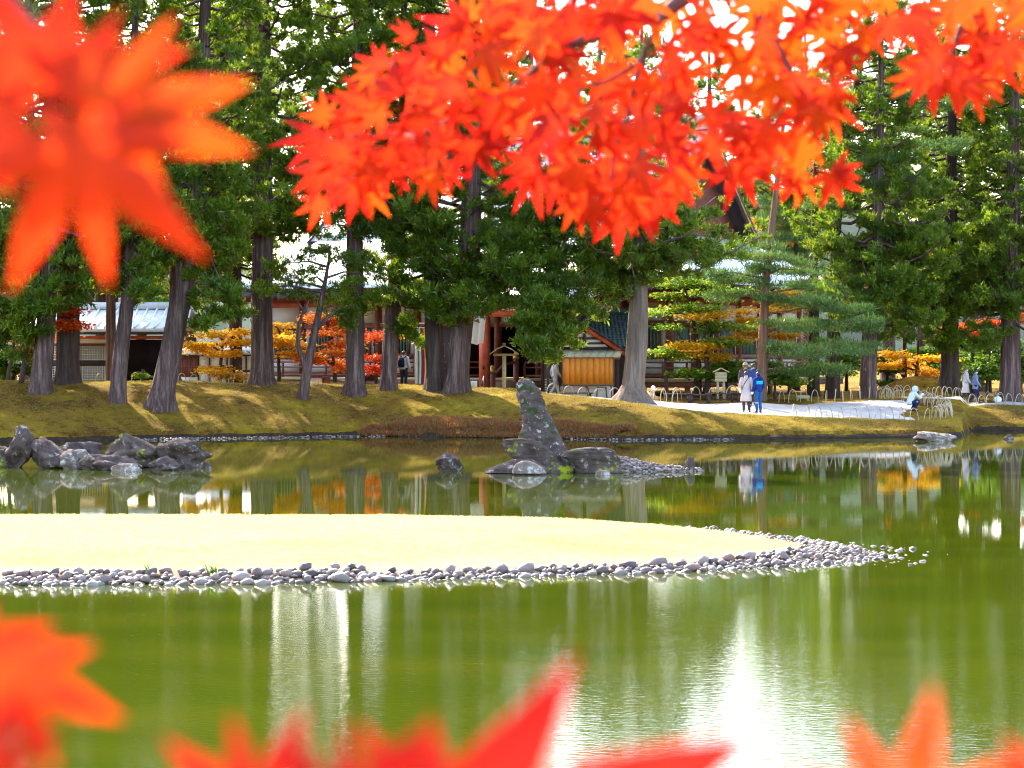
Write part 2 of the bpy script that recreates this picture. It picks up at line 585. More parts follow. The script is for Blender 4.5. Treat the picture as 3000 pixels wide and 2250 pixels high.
def grid_mesh(name, xs, ys, zf, mat, keep=None):
    X, Y = np.meshgrid(xs, ys)
    Z = zf(X, Y)
    v = np.stack([X, Y, Z], -1).reshape(-1, 3)
    nx, ny = len(xs), len(ys)
    i = (np.arange(ny - 1)[:, None] * nx + np.arange(nx - 1)[None, :])
    if keep is not None:
        xc, yc = np.meshgrid((xs[1:] + xs[:-1]) / 2, (ys[1:] + ys[:-1]) / 2)
        i = i[keep(xc, yc)]
    i = i.ravel()
    return mesh_np(name, v, [np.stack([i, i + 1, i + nx + 1, i + nx], -1)], mat, True)


xs = np.concatenate([np.linspace(-900, -60, 14), np.arange(-56, -26, 2.0), np.arange(-26, 26, 0.33), np.arange(26, 58, 2.0), np.linspace(62, 900, 14)])
ys = np.concatenate([np.linspace(-300, -10, 8), np.arange(-8, 14, 1.0), np.arange(16, 78, 4.0), np.arange(78, 112, 0.3), np.arange(112, 140, 2.0), np.linspace(145, 2500, 14)])
ground = obj('ground', grid_mesh('ground', xs, ys, terrain, M['ground']))
ground['kind'] = 'structure'

# water sheet
w = MB()
w.quad((-120, 2, 0), (120, 2, 0), (120, 99, 0), (-120, 99, 0))
water = w.build('pond_water', M['water'])
water['kind'] = 'structure'


# path
def path_keep(x, y):
    u = CX + F * x / y
    t = y - np.interp(u, U_S, D_S)
    wv = np.interp(u, U_S, W_S)
    a = (u > 1640 - (y - 92) * 18) & (u < 2660 + 20 * np.sin(y)) & (t > wv + 0.35 + 0.12 * np.sin(x * 3.1)) & (y < 95.4 + np.clip((u - 2300) / 110, 0, 2.6) - np.clip((1950 - u) / 200, 0, 1) * 0.5)
    b = (u > 2640) & (y > 100.6 + 0.1 * np.sin(x * 2.7)) & (y < 103.4)
    return a | b


pth = obj('path', grid_mesh('path', np.arange(0, 60, 0.16), np.arange(86, 105, 0.16), lambda x, y: terrain(x, y) + 0.015, M['path'], path_keep))
pth['kind'] = 'structure'

# wooded hill far behind
hx = np.linspace(-500, 700, 160)
hy = np.linspace(330, 700, 60)


def hillz(x, y):
    return -2 + (30 + 9 * np.sin(x * 0.012 + 0.5) + 4 * np.sin(x * 0.041)) * sstep((y - 330) / 190) + 2.2 * np.sin(x * 0.33 + y * .1) * np.sin(y * 0.29)


hill = obj('hill', grid_mesh('hill', hx, hy, hillz, plain('wooded_hillside', (0.016, 0.032, 0.020), 1.0, 0.45, 0.06, 0.8)))
hill['kind'] = 'structure'

# ------------------------------------------------------------------ foliage machinery
UP = np.array([0, 0, 1.0])


def clump_template(kind, r):
    if kind == 'cedar':
        n = 30
        base = r.normal(0, 0.06, (n, 3))
        d = np.array([0.0, 0.30, 0.62]) + r.normal(0, 0.72, (n, 3))
        ln, wd = r.uniform(0.15, 0.27, n), r.uniform(0.040, 0.072, n)
    elif kind == 'pine':
        n = 22
        base = r.normal(0, 1, (n, 3)) * np.array([0.20, 0.20, 0.05])
        d = np.array([0.0, 0.25, 0.75]) + r.normal(0, 0.62, (n, 3))
        ln, wd = r.uniform(0.16, 0.30, n), r.uniform(0.022, 0.04, n)
    elif kind == 'blade':
        n = 6
        base = r.normal(0, 0.5, (n, 3)) * np.array([1, 1, 0.0])
        d = np.array([0, 0, 1.0]) + r.normal(0, 0.45, (n, 3))
        ln, wd = r.uniform(0.6, 1.3, n), r.uniform(0.10, 0.2, n)
    else:                                              # small flat leaves in a spray
        n = 20
        base = r.normal(0, 1, (n, 3)) * np.array([0.24, 0.24, 0.06])
        a = r.uniform(0, 2 * math.pi, n)
        d = np.stack([np.cos(a), np.sin(a), r.normal(-0.15, 0.35, n)], -1)
        ln, wd = r.uniform(0.11, 0.20, n), r.uniform(0.07, 0.13, n)
    d /= np.linalg.norm(d, axis=1)[:, None]
    s = np.cross(d, r.normal(0, 1, (n, 3)) * (np.array([0.3, 0.3, 1]) if kind == 'leaf' else 1))
    s /= np.linalg.norm(s, axis=1)[:, None]
    m = base + d * (ln * 0.45)[:, None]
    v = np.stack([base, m + s * (wd / 2)[:, None], base + d * ln[:, None], m - s * (wd / 2)[:, None]], 1)     # (n,4,3)
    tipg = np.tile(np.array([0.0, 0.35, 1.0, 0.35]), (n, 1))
    return v, tipg


TEMPL = {k: [clump_template(k, np.random.default_rng(100 + 7 * i)) for i in range(8)] for k in ('cedar', 'pine', 'leaf', 'blade')}


def foliage(name, kind, cen, size, outd, mat, parent, r, tipw=0.55, tone=None):
    cen, size, outd = np.asarray(cen, float), np.asarray(size, float), np.asarray(outd, float)
    N = len(cen)
    which = r.integers(0, 8, N)
    ang = np.arctan2(-outd[:, 0], outd[:, 1]) + r.normal(0, 0.5, N)
    tone = r.random(N) if tone is None else np.clip(np.asarray(tone) + r.normal(0, 0.12, N), 0, 1)
    br = r.random(N)
    tip_k = 0.25 + 0.75 * tone
    V, T = [], []
    for k in range(8):
        idx = np.where(which == k)[0]
        if not len(idx):
            continue
        tv, tg = TEMPL[kind][k]
        c, s = np.cos(ang[idx]), np.sin(ang[idx])
        q = tv.reshape(-1, 3)
        x = q[None, :, 0] * c[:, None] - q[None, :, 1] * s[:, None]
        y = q[None, :, 0] * s[:, None] + q[None, :, 1] * c[:, None]
        z = np.broadcast_to(q[None, :, 2], x.shape)
        pv = np.stack([x, y, z], -1) * size[idx][:, None, None] + cen[idx][:, None, :]
        V.append(pv.reshape(-1, 3))
        t = np.empty((len(idx), len(q), 3))
        t[:, :, 0] = tone[idx][:, None]
        t[:, :, 1] = (tg.reshape(-1)[None, :] * tipw * (0.4 + 0.6 * r.random((len(idx), 1))) * tip_k[idx][:, None])  # paler new growth at blade tips, strengthened to imitate lit tufts
        t[:, :, 2] = br[idx][:, None]
        T.append(t.reshape(-1, 3))
    V, T = np.concatenate(V), np.concatenate(T)
    f = np.arange(len(V)).reshape(-1, 4)
    return obj(name, mesh_np(name, V, [f], mat, False, T), parent)


def trunk_shape(mb, pts, rad, seg=14, ridge=0.10, flare=0.0, seed=0, flare_h=1.2):
    """tapered, fluted trunk along pts"""
    pts = [Vector(p) for p in pts]
    # resample
    L = [0]
    for a, b in zip(pts[:-1], pts[1:]):
        L.append(L[-1] + (b - a).length)
    n = max(6, int(L[-1] / 0.7))
    sx = np.concatenate([np.linspace(0, min(1.6, L[-1] * 0.3), 6)[:-1], np.linspace(min(1.6, L[-1] * 0.3), L[-1], n)])
    cx_ = [np.interp(sx, L, [p[i] for p in pts]) for i in range(3)]
    # soften the bends
    for i in range(3):
        c = cx_[i]
        for _ in range(2):
            c[1:-1] = 0.25 * c[:-2] + 0.5 * c[1:-1] + 0.25 * c[2:]
    rr = np.interp(sx, L, rad)
    r = np.random.default_rng(seed)
    ph = r.uniform(0, 6.28, 5)
    v = []
    for i in range(len(sx)):
        fl = 1 + flare * max(0, 1 - sx[i] / flare_h) ** 2
        for k in range(seg):
            a = 2 * math.pi * k / seg
            fold = 1 + ridge * (0.5 * math.sin(3 * a + ph[0] + sx[i] * 0.12) + 0.5 * math.sin(8 * a + ph[1] + sx[i] * 0.2) + 0.3 * math.sin(2 * a + ph[2] + sx[i] * 0.9))
            root = 1 + (fl - 1) * (1 + 0.55 * math.sin(5 * a + ph[3]) + 0.3 * math.sin(3 * a + ph[4]))
            q = rr[i] * fold * root
            v.append((cx_[0][i] + math.cos(a) * q, cx_[1][i] + math.sin(a) * q, cx_[2][i]))
    m = len(sx)
    f4 = [(i * seg + k, i * seg + (k + 1) % seg, (i + 1) * seg + (k + 1) % seg, (i + 1) * seg + k) for i in range(m - 1) for k in range(seg)]
    mb.add(v, f4=f4)
    return lambda z: Vector((float(np.interp(z, cx_[2], cx_[0])), float(np.interp(z, cx_[2], cx_[1])), z))


def tree_root(name, label, cat, base, group=None):
    o = empty(name, base)
    tag(o, label, cat, group)
    return o


def finish_tree(root, mb, bark, fol, kind, leafmat, r, tipw=0.75):
    b = root.location
    mb.v = [a - np.array(b) for a in mb.v]
    mb.build('trunk', M[bark], root, True)
    if len(fol[0]):
        foliage('crown', kind, np.array(fol[0]) - np.array(b), fol[1], fol[2], M[leafmat], root, r, tipw, fol[3])


def pad_fill(fol, c, rx, ry, rz, n, r, size=(0.8, 1.3), shell=0.45):
    c = np.array(c)
    p = r.normal(0, 1, (n, 3))
    p /= np.linalg.norm(p, axis=1)[:, None]
    rad = r.random(n) ** shell
    off = p * rad[:, None] * np.array([rx, ry, rz])
    fol[0].extend(c + off)
    fol[1].extend(r.uniform(size[0], size[1], n))
    fol[2].extend(p)
    fol[3].extend(np.full(n, r.random()))


def cedar(label, path, width, crown_lo, R, top_z, seed, d=None, flare=0.35, pads=(), bark='bark', dens=1.2, leafmat='cedar', group='cedars on the pond bank', skew=0.0, gap=0.0, size=(0.8, 1.45)):
    """path: trunk centre pixels bottom to top; crown_lo: pixel row of the lowest limbs"""
    r = np.random.default_rng(seed)
    px, py = path[0]
    base = on_ground(px, py) if d is None else Vector(((px - CX) / F * d, d, tz((px - CX) / F * d, d)))
    d = base.y
    pts = [base - Vector((0, 0, 0.25))] + [P(q[0], q[1], d + 0.0) for q in path[1:]]
    last = pts[-1]
    if last.z < top_z:
        dirn = (pts[-1] - pts[-2]).normalized()
        dirn = (dirn * 0.3 + Vector((0, 0, 0.7)))
        pts.append(last + dirn * ((top_z - last.z) / dirn.z))
    r0 = width / 2 * MPP(d)
    rad = [r0 * (1 - 0.88 * min(1, max(0, (p.z - base.z) / (top_z - base.z))) ** 1.2) for p in pts]
    mb = MB()
    at = trunk_shape(mb, pts, rad, 22, 0.13, flare, seed)
    fol = ([], [], [], [])
    z0 = EYE - (crown_lo - HY) / F * d
    z = z0
    ga = r.uniform(0, 6.28)
    while z < top_z - 0.4:
        f = (z - z0) / (top_z - z0)
        prof = min(1, 0.55 + f * 3.2) * (1 - f) ** 0.62 + 0.10
        L = R * prof * r.uniform(0.55, 1.2)
        ga += 2.4 + r.normal(0, 0.5)
        dr = np.array([math.cos(ga), math.sin(ga), 0])
        c0 = np.array(at(z))
        rise = r.uniform(-0.25, 0.12)
        tips = [c0 + dr * (L * s) + UP * (L * (rise * s + 0.22 * s * s - 0.12 * math.sin(s * 3.1))) for s in (0, 0.35, 0.7, 1.0)]
        mb.tube(tips, [0.07 * min(1.3, L / 3) * q + 0.012 for q in (1, 0.7, 0.4, 0.1)], 4, False)
        if r.random() > gap:
            nt_ = int(max(2, L * 1.75 * dens))           # tufts along the limb, each a handful of sprays
            s = r.uniform(0.25, 1.05, nt_) ** 0.75
            side = np.array([-dr[1], dr[0], 0])
            spread = 0.32 * L * (1 - 0.5 * s)
            T0 = c0[None] + dr[None] * (L * s)[:, None] + UP[None] * (L * (rise * s + 0.22 * s * s - 0.12 * np.sin(s * 3.1)))[:, None]
            T0 = T0 + side[None] * (r.normal(0, 1, nt_) * spread)[:, None] + UP[None] * r.normal(0.05, 0.2, nt_)[:, None]
            m_ = 6
            tw = r.uniform(0.7, 1.25, nt_)
            P0 = np.repeat(T0, m_, 0) + r.normal(0, 1, (nt_ * m_, 3)) * np.array([.17, .17, .09]) * np.repeat(tw, m_)[:, None]
            fol[0].extend(P0)
            fol[1].extend(r.uniform(size[0], size[1], nt_ * m_) * 0.85 * np.repeat(tw, m_))
            fol[2].extend(np.tile(dr, (nt_ * m_, 1)) + r.normal(0, 0.4, (nt_ * m_, 3)))
            fol[3].extend(np.repeat(r.random(nt_), m_))
        z += r.uniform(0.10, 0.26) / max(dens, 0.5)
    for q in pads:
        ppx, ppy, rx, ry = q[:4]
        dd = d + (q[4] if len(q) > 4 else r.uniform(-1.6, 0.6))
        c = P(ppx, ppy, dd)
        k = MPP(dd)
        nsub = max(3, int(rx * ry / 330))
        for j in range(nsub):
            cc = c + Vector((r.uniform(-0.75, 0.75) * rx * k, r.uniform(-0.8, 0.8), r.uniform(-0.8, 0.8) * ry * k))
            pad_fill(fol, cc, 0.40, 0.40, 0.20, 11, r, (0.75, 1.2))
        tr = at(min(max(c.z + 2.4, base.z + 1), top_z - 1))
        mid = (tr + c) / 2 + Vector((0, 0, 0.5))
        mb.tube([tr, mid, c], [0.045, 0.03, 0.012], 5, False)
    root = tree_root('cedar_tree', label, 'tree', base, group)
    finish_tree(root, mb, bark, fol, 'cedar', leafmat, r)
    return root


def pads_tree(name, label, cat, path, width, pads, kind, leafmat, bark, seed, d=None, group=None, n_per=0.02, depth=1.2, thick=0.22, size=(0.8, 1.3), flare=0.25, forks=(), tipw=0.55, sub=900, padr=0.75):
    """a tree whose crown is a set of flat layers given in pixels at the tree's depth"""
    r = np.random.default_rng(seed)
    px, py = path[0]
    base = on_ground(px, py) if d is None else Vector(((px - CX) / F * d, d, tz((px - CX) / F * d, d)))
    d = base.y
    pts = [base - Vector((0, 0, 0.2))] + [P(q[0], q[1], d) for q in path[1:]]
    r0 = width / 2 * MPP(d)
    rad = [r0 * (1 - 0.8 * i / (len(pts) - 1)) for i in range(len(pts))]
    mb = MB()
    at = trunk_shape(mb, pts, rad, 12, 0.10, flare, seed)
    zt = pts[-1].z
    fol = ([], [], [], [])
    for fk in forks:
        fp = [P(q[0], q[1], d) for q in fk]
        mb.tube(fp, [r0 * 0.5 * (1 - 0.8 * i / (len(fp) - 1)) + 0.01 for i in range(len(fp))], 6, False)
    for q in pads:
        ppx, ppy, rx, ry = q[:4]
        dd = d + (q[4] if len(q) > 4 else r.uniform(-depth, depth))
        c = P(ppx, ppy, dd)
        k = MPP(dd)
        nsub = max(2, int(rx * ry / sub))
        for j in range(nsub):
            cc = c + Vector((r.uniform(-0.8, 0.8) * rx * k, r.uniform(-0.8, 0.8) * depth, r.uniform(-0.75, 0.75) * ry * k))
            pad_fill(fol, cc, padr, padr * 0.87, thick * padr / 0.75, int(16 + n_per * 100), r, size)
        tr = at(min(max(c.z - 0.2, base.z + 1.0), zt))
        mid = (tr + c) / 2 + Vector((0, 0, 0.15))
        mb.tube([tr, mid, c], [0.06, 0.04, 0.015], 5, False)
    root = tree_root(name, label, cat, base, group)
    finish_tree(root, mb, bark, fol, kind, leafmat, r, tipw)
    return root

# ------------------------------------------------------------------ islet with its lawn and cobbled rim
ISL = [(-40, 30.2), (-7.0, 30.3), (-3.5, 30.5), (-1.4, 31.0), (0, 31.5), (2.0, 32.0), (4.1, 33.1), (5.3, 33.9), (6.0, 34.7), (5.5, 36.2), (4.5, 38.2), (3.2, 40.2), (1.0, 41.3), (-2, 41.9), (-7, 42.0), (-40, 41.5)]
ISL = np.array(ISL)


def poly_sd(px, py, poly):
    """distance to the outline, positive inside"""
    px, py = np.asarray(px, float), np.asarray(py, float)
    dm = np.full(px.shape, 1e9)
    ins = np.zeros(px.shape, bool)
    n = len(poly)
    for i in range(n):
        ax, ay = poly[i]
        bx, by = poly[(i + 1) % n]
        ex, ey = bx - ax, by - ay
        t = np.clip(((px - ax) * ex + (py - ay) * ey) / (ex * ex + ey * ey), 0, 1)
        dm = np.minimum(dm, np.hypot(px - ax - t * ex, py - ay - t * ey))
        c = ((ay > py) != (by > py)) & (px < ex * (py - ay) / (ey if abs(ey) > 1e-9 else 1e-9) + ax)
        ins ^= c
    return np.where(ins, dm, -dm)


def islet_z(x, y):
    s = poly_sd(x, y, ISL)
    z = np.where(s < 0, np.maximum(s * 0.25, -0.5), 0.0)
    z = z + 0.13 * sstep(s / 0.7) + 0.23 * sstep((s - 0.5) / 2.8) + 0.10 * sstep((s - 2.5) / 3)
    return z - 0.02 + np.where(s > 0.8, 0.012 * np.sin(x * 2.1) * np.sin(y * 3.3), 0)


def islet_mat():
    m, nt, N, L, bs = nodes_of('islet_dry_lawn')
    a = noise_tex(nt, 0.5, 5, 0.6, (0.6, 1.6, 1))
    f = noise_tex(nt, 9.0, 7, 0.78, (1, 1.0, 1))
    c = ramp(nt, a.outputs['Fac'], [(0.30, (0.29, 0.21, 0.080)), (0.5, (0.34, 0.30, 0.125)), (0.72, (0.31, 0.34, 0.145))])
    fr = ramp(nt, f.outputs['Fac'], [(0.36, (0.50, 0.42, 0.30)), (0.50, (0.95, 0.93, 0.9)), (0.62, (1.05, 1.05, 1))])
    cc = mixc(nt, 0.85, c.outputs[0], fr.outputs[0], 'MULTIPLY')
    geo = N.new('ShaderNodeNewGeometry')
    sp = N.new('ShaderNodeSeparateXYZ')
    L.new(geo.outputs['Position'], sp.inputs[0])
    ad = N.new('ShaderNodeMath')
    ad.operation = 'MULTIPLY_ADD'
    ad.inputs[1].default_value = 0.09
    L.new(f.outputs['Fac'], ad.inputs[0])
    L.new(sp.outputs['Z'], ad.inputs[2])
    e = ramp(nt, ad.outputs[0], [(0.14, (0, 0, 0)), (0.23, (1, 1, 1))])
    cc = mixc(nt, e.outputs[0], (0.27, 0.20, 0.14), cc)
    L.new(cc, bs.inputs['Base Color'])
    bs.inputs['Roughness'].default_value = 1
    bs.inputs['Specular IOR Level'].default_value = 0.05
    L.new(bump(nt, f.outputs['Fac'], 0.6, 0.04), bs.inputs['Normal'])
    return m


islet = obj('islet', grid_mesh('islet', np.arange(-15, 7.2, 0.11), np.arange(29.4, 43.2, 0.11), islet_z, islet_mat()))
islet['kind'] = 'structure'


def icos(sub):
    bm = bmesh.new()
    bmesh.ops.create_icosphere(bm, subdivisions=sub, radius=1.0)
    v = np.array([q.co[:] for q in bm.verts])
    f = np.array([[q.index for q in p.verts] for p in bm.faces])
    bm.free()
    return v, f


ICO1, ICO2, ICO3, ICO4 = icos(1), icos(2), icos(3), icos(4)


def pebble_shape(seed):
    v, f = ICO1[0].copy(), ICO1[1]
    r = np.random.default_rng(seed)
    for _ in range(3):
        n = r.normal(0, 1, 3)
        n /= np.linalg.norm(n)
        h = r.uniform(0.40, 0.8)
        dd = v @ n - h
        v -= np.outer(np.maximum(dd, 0), n) * 0.85
    v *= np.array([1.0, r.uniform(0.6, 0.9), r.uniform(0.42, 0.68)])
    return v, f


PEB = [pebble_shape(i) for i in range(10)]
PEBM = [mesh_np('cobble', v, [f], M['cobble'], True, np.zeros((len(v), 3))) for v, f in PEB]

# cobbles: candidates all along the rim, kept apart, the widest in view as single stones
r = np.random.default_rng(3)
cand = []
segs = [(ISL[i], ISL[i + 1]) for i in range(1, len(ISL) - 3)]
lens = [np.hypot(*(b - a)) for a, b in segs]
cum = np.cumsum(lens)
near_n = 0
tries = 0
grid = {}
while tries < 30000 and len(cand) < 2100:
    tries += 1
    q = r.random() * cum[-1]
    i = int(np.searchsorted(cum, q))
    a, b = segs[i]
    t = (q - (cum[i - 1] if i else 0)) / lens[i]
    p = a + (b - a) * t
    tipf = math.exp(-((p[0] - 6.0) / 1.7) ** 2)
    back = p[1] > 37
    width = (0.62 if p[0] < -2 else 0.42) + 0.8 * tipf - (0.15 if back else 0)
    nrm = np.array([-(b - a)[1], (b - a)[0]]) / lens[i]
    off = r.uniform(-0.10 - 1.0 * tipf * r.random(), width)
    p = p + nrm * off
    s = (r.uniform(0.05, 0.105) if r.random() < 0.8 else r.uniform(0.105, 0.16)) * (1 - 0.42 * tipf) * (0.75 if back else 1)
    if p[0] < -8.2:
        continue
    key = (int(p[0] / 0.3), int(p[1] / 0.3))
    ok = True
    for dx in (-1, 0, 1):
        for dy in (-1, 0, 1):
            for (x2, y2, s2) in grid.get((key[0] + dx, key[1] + dy), ()):
                if (x2 - p[0]) ** 2 + ((y2 - p[1]) * 1.25) ** 2 < (0.72 * (s + s2)) ** 2:
                    ok = False
    if ok:
        grid.setdefault(key, []).append((p[0], p[1], s))
        cand.append((p[0], p[1], s))
cand = np.array(cand)
zz = np.maximum(islet_z(cand[:, 0], cand[:, 1]), -0.06)
order = np.argsort(-cand[:, 2] / cand[:, 1] * (1 + (cand[:, 1] < 34)))
restV, restF, restT, nv = [], [], [], 0
for rank, k in enumerate(order):
    x, y, s = cand[k]
    th = r.uniform(0, 6.28)
    z = zz[k] + s * 0.22 + (0.03 if r.random() < 0.15 else 0)
    w = r.integers(0, 10)
    if rank < 300:
        o = bpy.data.objects.new('cobble', PEBM[w])
        o.location, o.rotation_euler, o.scale = (x, y, z), (r.normal(0, 0.18), r.normal(0, 0.18), th), (s * 1.15, s * 1.15, s * 1.15)
        link(o, islet)
    else:
        v, f = PEB[w]
        c, sn = math.cos(th), math.sin(th)
        q = v * s * 1.15
        q = np.stack([q[:, 0] * c - q[:, 1] * sn, q[:, 0] * sn + q[:, 1] * c, q[:, 2]], -1) + np.array([x, y, z])
        restV.append(q)
        restF.append(f + nv)
        tt = np.zeros((len(v), 3))
        tt[:, 0] = r.random()
        restT.append(tt)
        nv += len(v)
o = obj('cobbles', mesh_np('cobbles', np.concatenate(restV), [np.concatenate(restF)], M['cobble'], True, np.concatenate(restT)), islet)
o['kind'] = 'stuff'

# short dry grass on the islet
r = np.random.default_rng(5)
gx, gy = r.uniform(-9.5, 6, 34000), r.uniform(31, 41.5, 34000)
s = poly_sd(gx, gy, ISL)
k = s > 0.55 + 0.35 * r.random(len(s))
gx, gy = gx[k], gy[k]
c = np.stack([gx, gy, islet_z(gx, gy) - 0.005], -1)
o = foliage('short_grass', 'blade', c, r.uniform(0.022, 0.045, len(c)), r.normal(0, 1, (len(c), 3)), M['grass'], None, r, 0.5)
o['kind'] = 'stuff'
o['label'] = 'short dry straw coloured grass over the islet lawn'
o['category'] = 'grass'
# a few green weeds among the cobbles
for (px, py) in ((612, 1662), (435, 1668), (628, 1668)):
    d = 30.9
    x = (px - CX) / F * d
    w = MB()
    for q in range(12):
        a, h = R_.uniform(0, 6.28), R_.uniform(0.08, 0.2)
        w.tube([(0, 0, 0), (math.cos(a) * h * 0.25, math.sin(a) * h * 0.25, h * 0.7), (math.cos(a) * h * 0.6, math.sin(a) * h * 0.6, h)], [0.008, 0.006, 0.001], 3, False)
    o = w.build('weed', plain('weed_green', (0.12, 0.24, 0.04), 0.8), None)
    o.location = (x, d, float(islet_z(x, d)))
    tag(o, 'small green weed growing between the cobbles of the islet rim', 'weed', 'weeds in the cobbles')

# moss and grass tufts roughen the far bank
r = np.random.default_rng(11)
N_ = 42000
uu = r.uniform(-60, 3080, N_)
dd = np.interp(uu, U_S, D_S) + 0.15 + r.random(N_) ** 1.2 * (np.interp(uu, U_S, W_S) + 0.8)
xx = (uu - CX) / F * dd
c = np.stack([xx, dd, terrain(xx, dd) - 0.01], -1)
keep = ~path_keep(xx, dd)
c = c[keep]
o = foliage('moss', 'blade', c, r.uniform(0.03, 0.075, len(c)), r.normal(0, 1, c.shape), M['moss_grass'], None, r, 0.5)
o['kind'] = 'stuff'
tag(o, 'olive moss and short grass over the far pond bank', 'moss')

# rusty low plants along the waterline
N_ = 9000
uu = r.uniform(1060, 1850, N_)
uu = np.concatenate([uu, r.uniform(1215, 1640, N_ // 2)])
dd = np.interp(uu, U_S, D_S) + r.uniform(-0.25, 0.85, len(uu)) * np.clip((1880 - uu) / 250, 0.25, 1) * np.clip((uu - 1040) / 180, 0.2, 1)
xx = (uu - CX) / F * dd
c = np.stack([xx, dd, np.maximum(terrain(xx, dd), 0.0) + r.uniform(0, 0.12, len(xx))], -1)
o = foliage('waterside_plants', 'blade', c, r.uniform(0.08, 0.17, len(c)), r.normal(0, 1, c.shape), M['heath'], None, r, 0.5)
o['kind'] = 'stuff'
tag(o, 'rusty brown low plants fringing the far waterline', 'plants')

# dark eroded lip and pebbles along the far shore
w = MB()
us = np.arange(-120, 3120, 6.0)
prev = None
for u in us:
    dz = float(np.interp(u, U_S, D_S))
    x = (u - CX) / F * dz
    wob = 0.25 * math.sin(x * 0.9 + 1) + 0.15 * math.sin(x * 2.3) + 0.08 * math.sin(x * 5.1 + 2)
    dz += wob * 0.7
    x = (u - CX) / F * dz
    h = 0.17 + 0.02 * math.sin(u * 0.05) + 0.012 * math.sin(u * 0.31)
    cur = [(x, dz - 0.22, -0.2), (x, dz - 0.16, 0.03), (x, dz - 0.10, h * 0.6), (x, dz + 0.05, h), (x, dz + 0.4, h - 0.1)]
    if prev:
        for q in range(4):
            w.quad(prev[q], cur[q], cur[q + 1], prev[q + 1])
    prev = cur
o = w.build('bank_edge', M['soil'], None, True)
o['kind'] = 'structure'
vs_, fs_, ts_, nv = [], [], [], 0
for k in range(560):
    u = r.uniform(340, 1130) if r.random() < 0.7 else r.uniform(1660, 2150)
    dz = float(np.interp(u, U_S, D_S)) + r.uniform(-0.75, -0.1)
    x = (u - CX) / F * dz
    dz += 0.7 * (0.25 * math.sin(x * 0.9 + 1) + 0.15 * math.sin(x * 2.3))
    v, f = PEB[r.integers(0, 10)]
    s = r.uniform(0.03, 0.08)
    th = r.uniform(0, 6.28)
    q = v * s
    q = np.stack([q[:, 0] * math.cos(th) - q[:, 1] * math.sin(th), q[:, 0] * math.sin(th) + q[:, 1] * math.cos(th), q[:, 2]], -1) + np.array([x, dz, r.uniform(-0.02, 0.05)])
    vs_.append(q); fs_.append(f + nv); nv += len(v)
    t = np.zeros((len(v), 3)); t[:, 0] = r.random(); ts_.append(t)
o = obj('shore_pebbles', mesh_np('shore_pebbles', np.concatenate(vs_), [np.concatenate(fs_)], M['cobble'], True, np.concatenate(ts_)))
o['kind'] = 'stuff'
tag(o, 'line of pebbles along the far waterline below the mossy bank', 'pebbles')


# ------------------------------------------------------------------ rocks
def noise_disp(v, amp, freq, seed):
    off = Vector((seed * 7.3, seed * 3.1, seed * 5.7))
    return np.array([mnoise.fractal(Vector(q) * freq + off, 0.9, 2.0, 5) for q in v]) * amp


def boulder(name, label, px0, px1, py_top, py_bot, d, mat, seed, depth=0.8, lean=0.0, peak=0.0, group=None, facets=4, cat='rock', sub=ICO4):
    """px0..px1 wide, top row, waterline row, at depth d"""
    r = np.random.default_rng(seed)
    v, f = sub[0].copy(), sub[1]
    for _ in range(facets):
        n = r.normal(0, 1, 3)
        n /= np.linalg.norm(n)
        h = r.uniform(0.50, 0.85)
        dd = v @ n - h
        v -= np.outer(np.maximum(dd, 0), n) * 0.9
    nn = v / np.linalg.norm(v, axis=1)[:, None]
    v = v + nn * (noise_disp(v, 0.30, 1.5, seed) + noise_disp(v, 0.14, 4.0, seed + 9) + noise_disp(v, 0.07, 10.0, seed + 4))[:, None]
    k = MPP(d)
    wx = (px1 - px0) * k * 1.22
    hz = (py_bot - py_top) * k * 1.14
    # rock sits in the water: lower part below the surface
    v[:, 0] /= (v[:, 0].max() - v[:, 0].min()) / 2
    z0_, z1_ = v[:, 2].min(), np.percentile(v[:, 2], 96)
    v[:, 2] = np.where(v[:, 2] > z1_, z1_ + (v[:, 2] - z1_) * 0.35, v[:, 2])
    v[:, 2] = (v[:, 2] - z0_) / (z1_ - z0_)
    z = v[:, 2] * (hz + 0.25) - 0.25
    xx = (v[:, 0] - v[:, 0].min()) / (v[:, 0].max() - v[:, 0].min()) - 0.5
    x = xx * wx + lean * (z / max(hz, 0.1)) * wx
    if peak:
        z = np.where(z > 0, z * np.clip(1 - np.abs(xx - peak) * 0.9, 0.3, 1), z)
        z = np.where(z > 0, z * hz / z.max(), z)
    q = np.stack([x, v[:, 1] * wx * 0.5 * depth, z], -1)
    o = obj(name, mesh_np(name, q, [f], M[mat], True))
    c = P((px0 + px1) / 2, py_bot, d)
    o.location = (c.x, d + wx * 0.2 * depth, 0.0)
    return tag(o, label, cat, group)


DL = 63.0
boulder('rock', 'dark blocky rock with a flat lit top at the end of the shore rocks', 16, 88, 1268, 1372, DL, 'rock', 21, 0.9, facets=9)
boulder('rock', 'dark speckled wedge rock sloping down beside the blocky rock', 78, 192, 1292, 1372, DL - 0.3, 'rock', 32, 0.8, peak=-0.3)
boulder('rock', 'low round backed rock behind the pinkish rubble', 168, 292, 1303, 1362, DL + 1.2, 'rock', 23, 0.8)
boulder('rock', 'pale pinkish broken rock between the dark shore rocks', 178, 250, 1326, 1375, DL - 0.7, 'rock_pink', 24, 0.8, facets=10)
boulder('rock', 'thin dark wedge of rock lying before the pinkish rock', 232, 312, 1339, 1376, DL - 1.1, 'rock', 25, 0.7)
boulder('rock', 'long humped rock with a mossy shoulder, largest of the shore rocks', 318, 480, 1288, 1377, DL + 0.3, 'rock_moss', 26, 0.8, peak=-0.2)
boulder('rock', 'rounded grey rock joined to the end of the long humped rock', 440, 604, 1309, 1378, DL, 'rock', 27, 0.7)
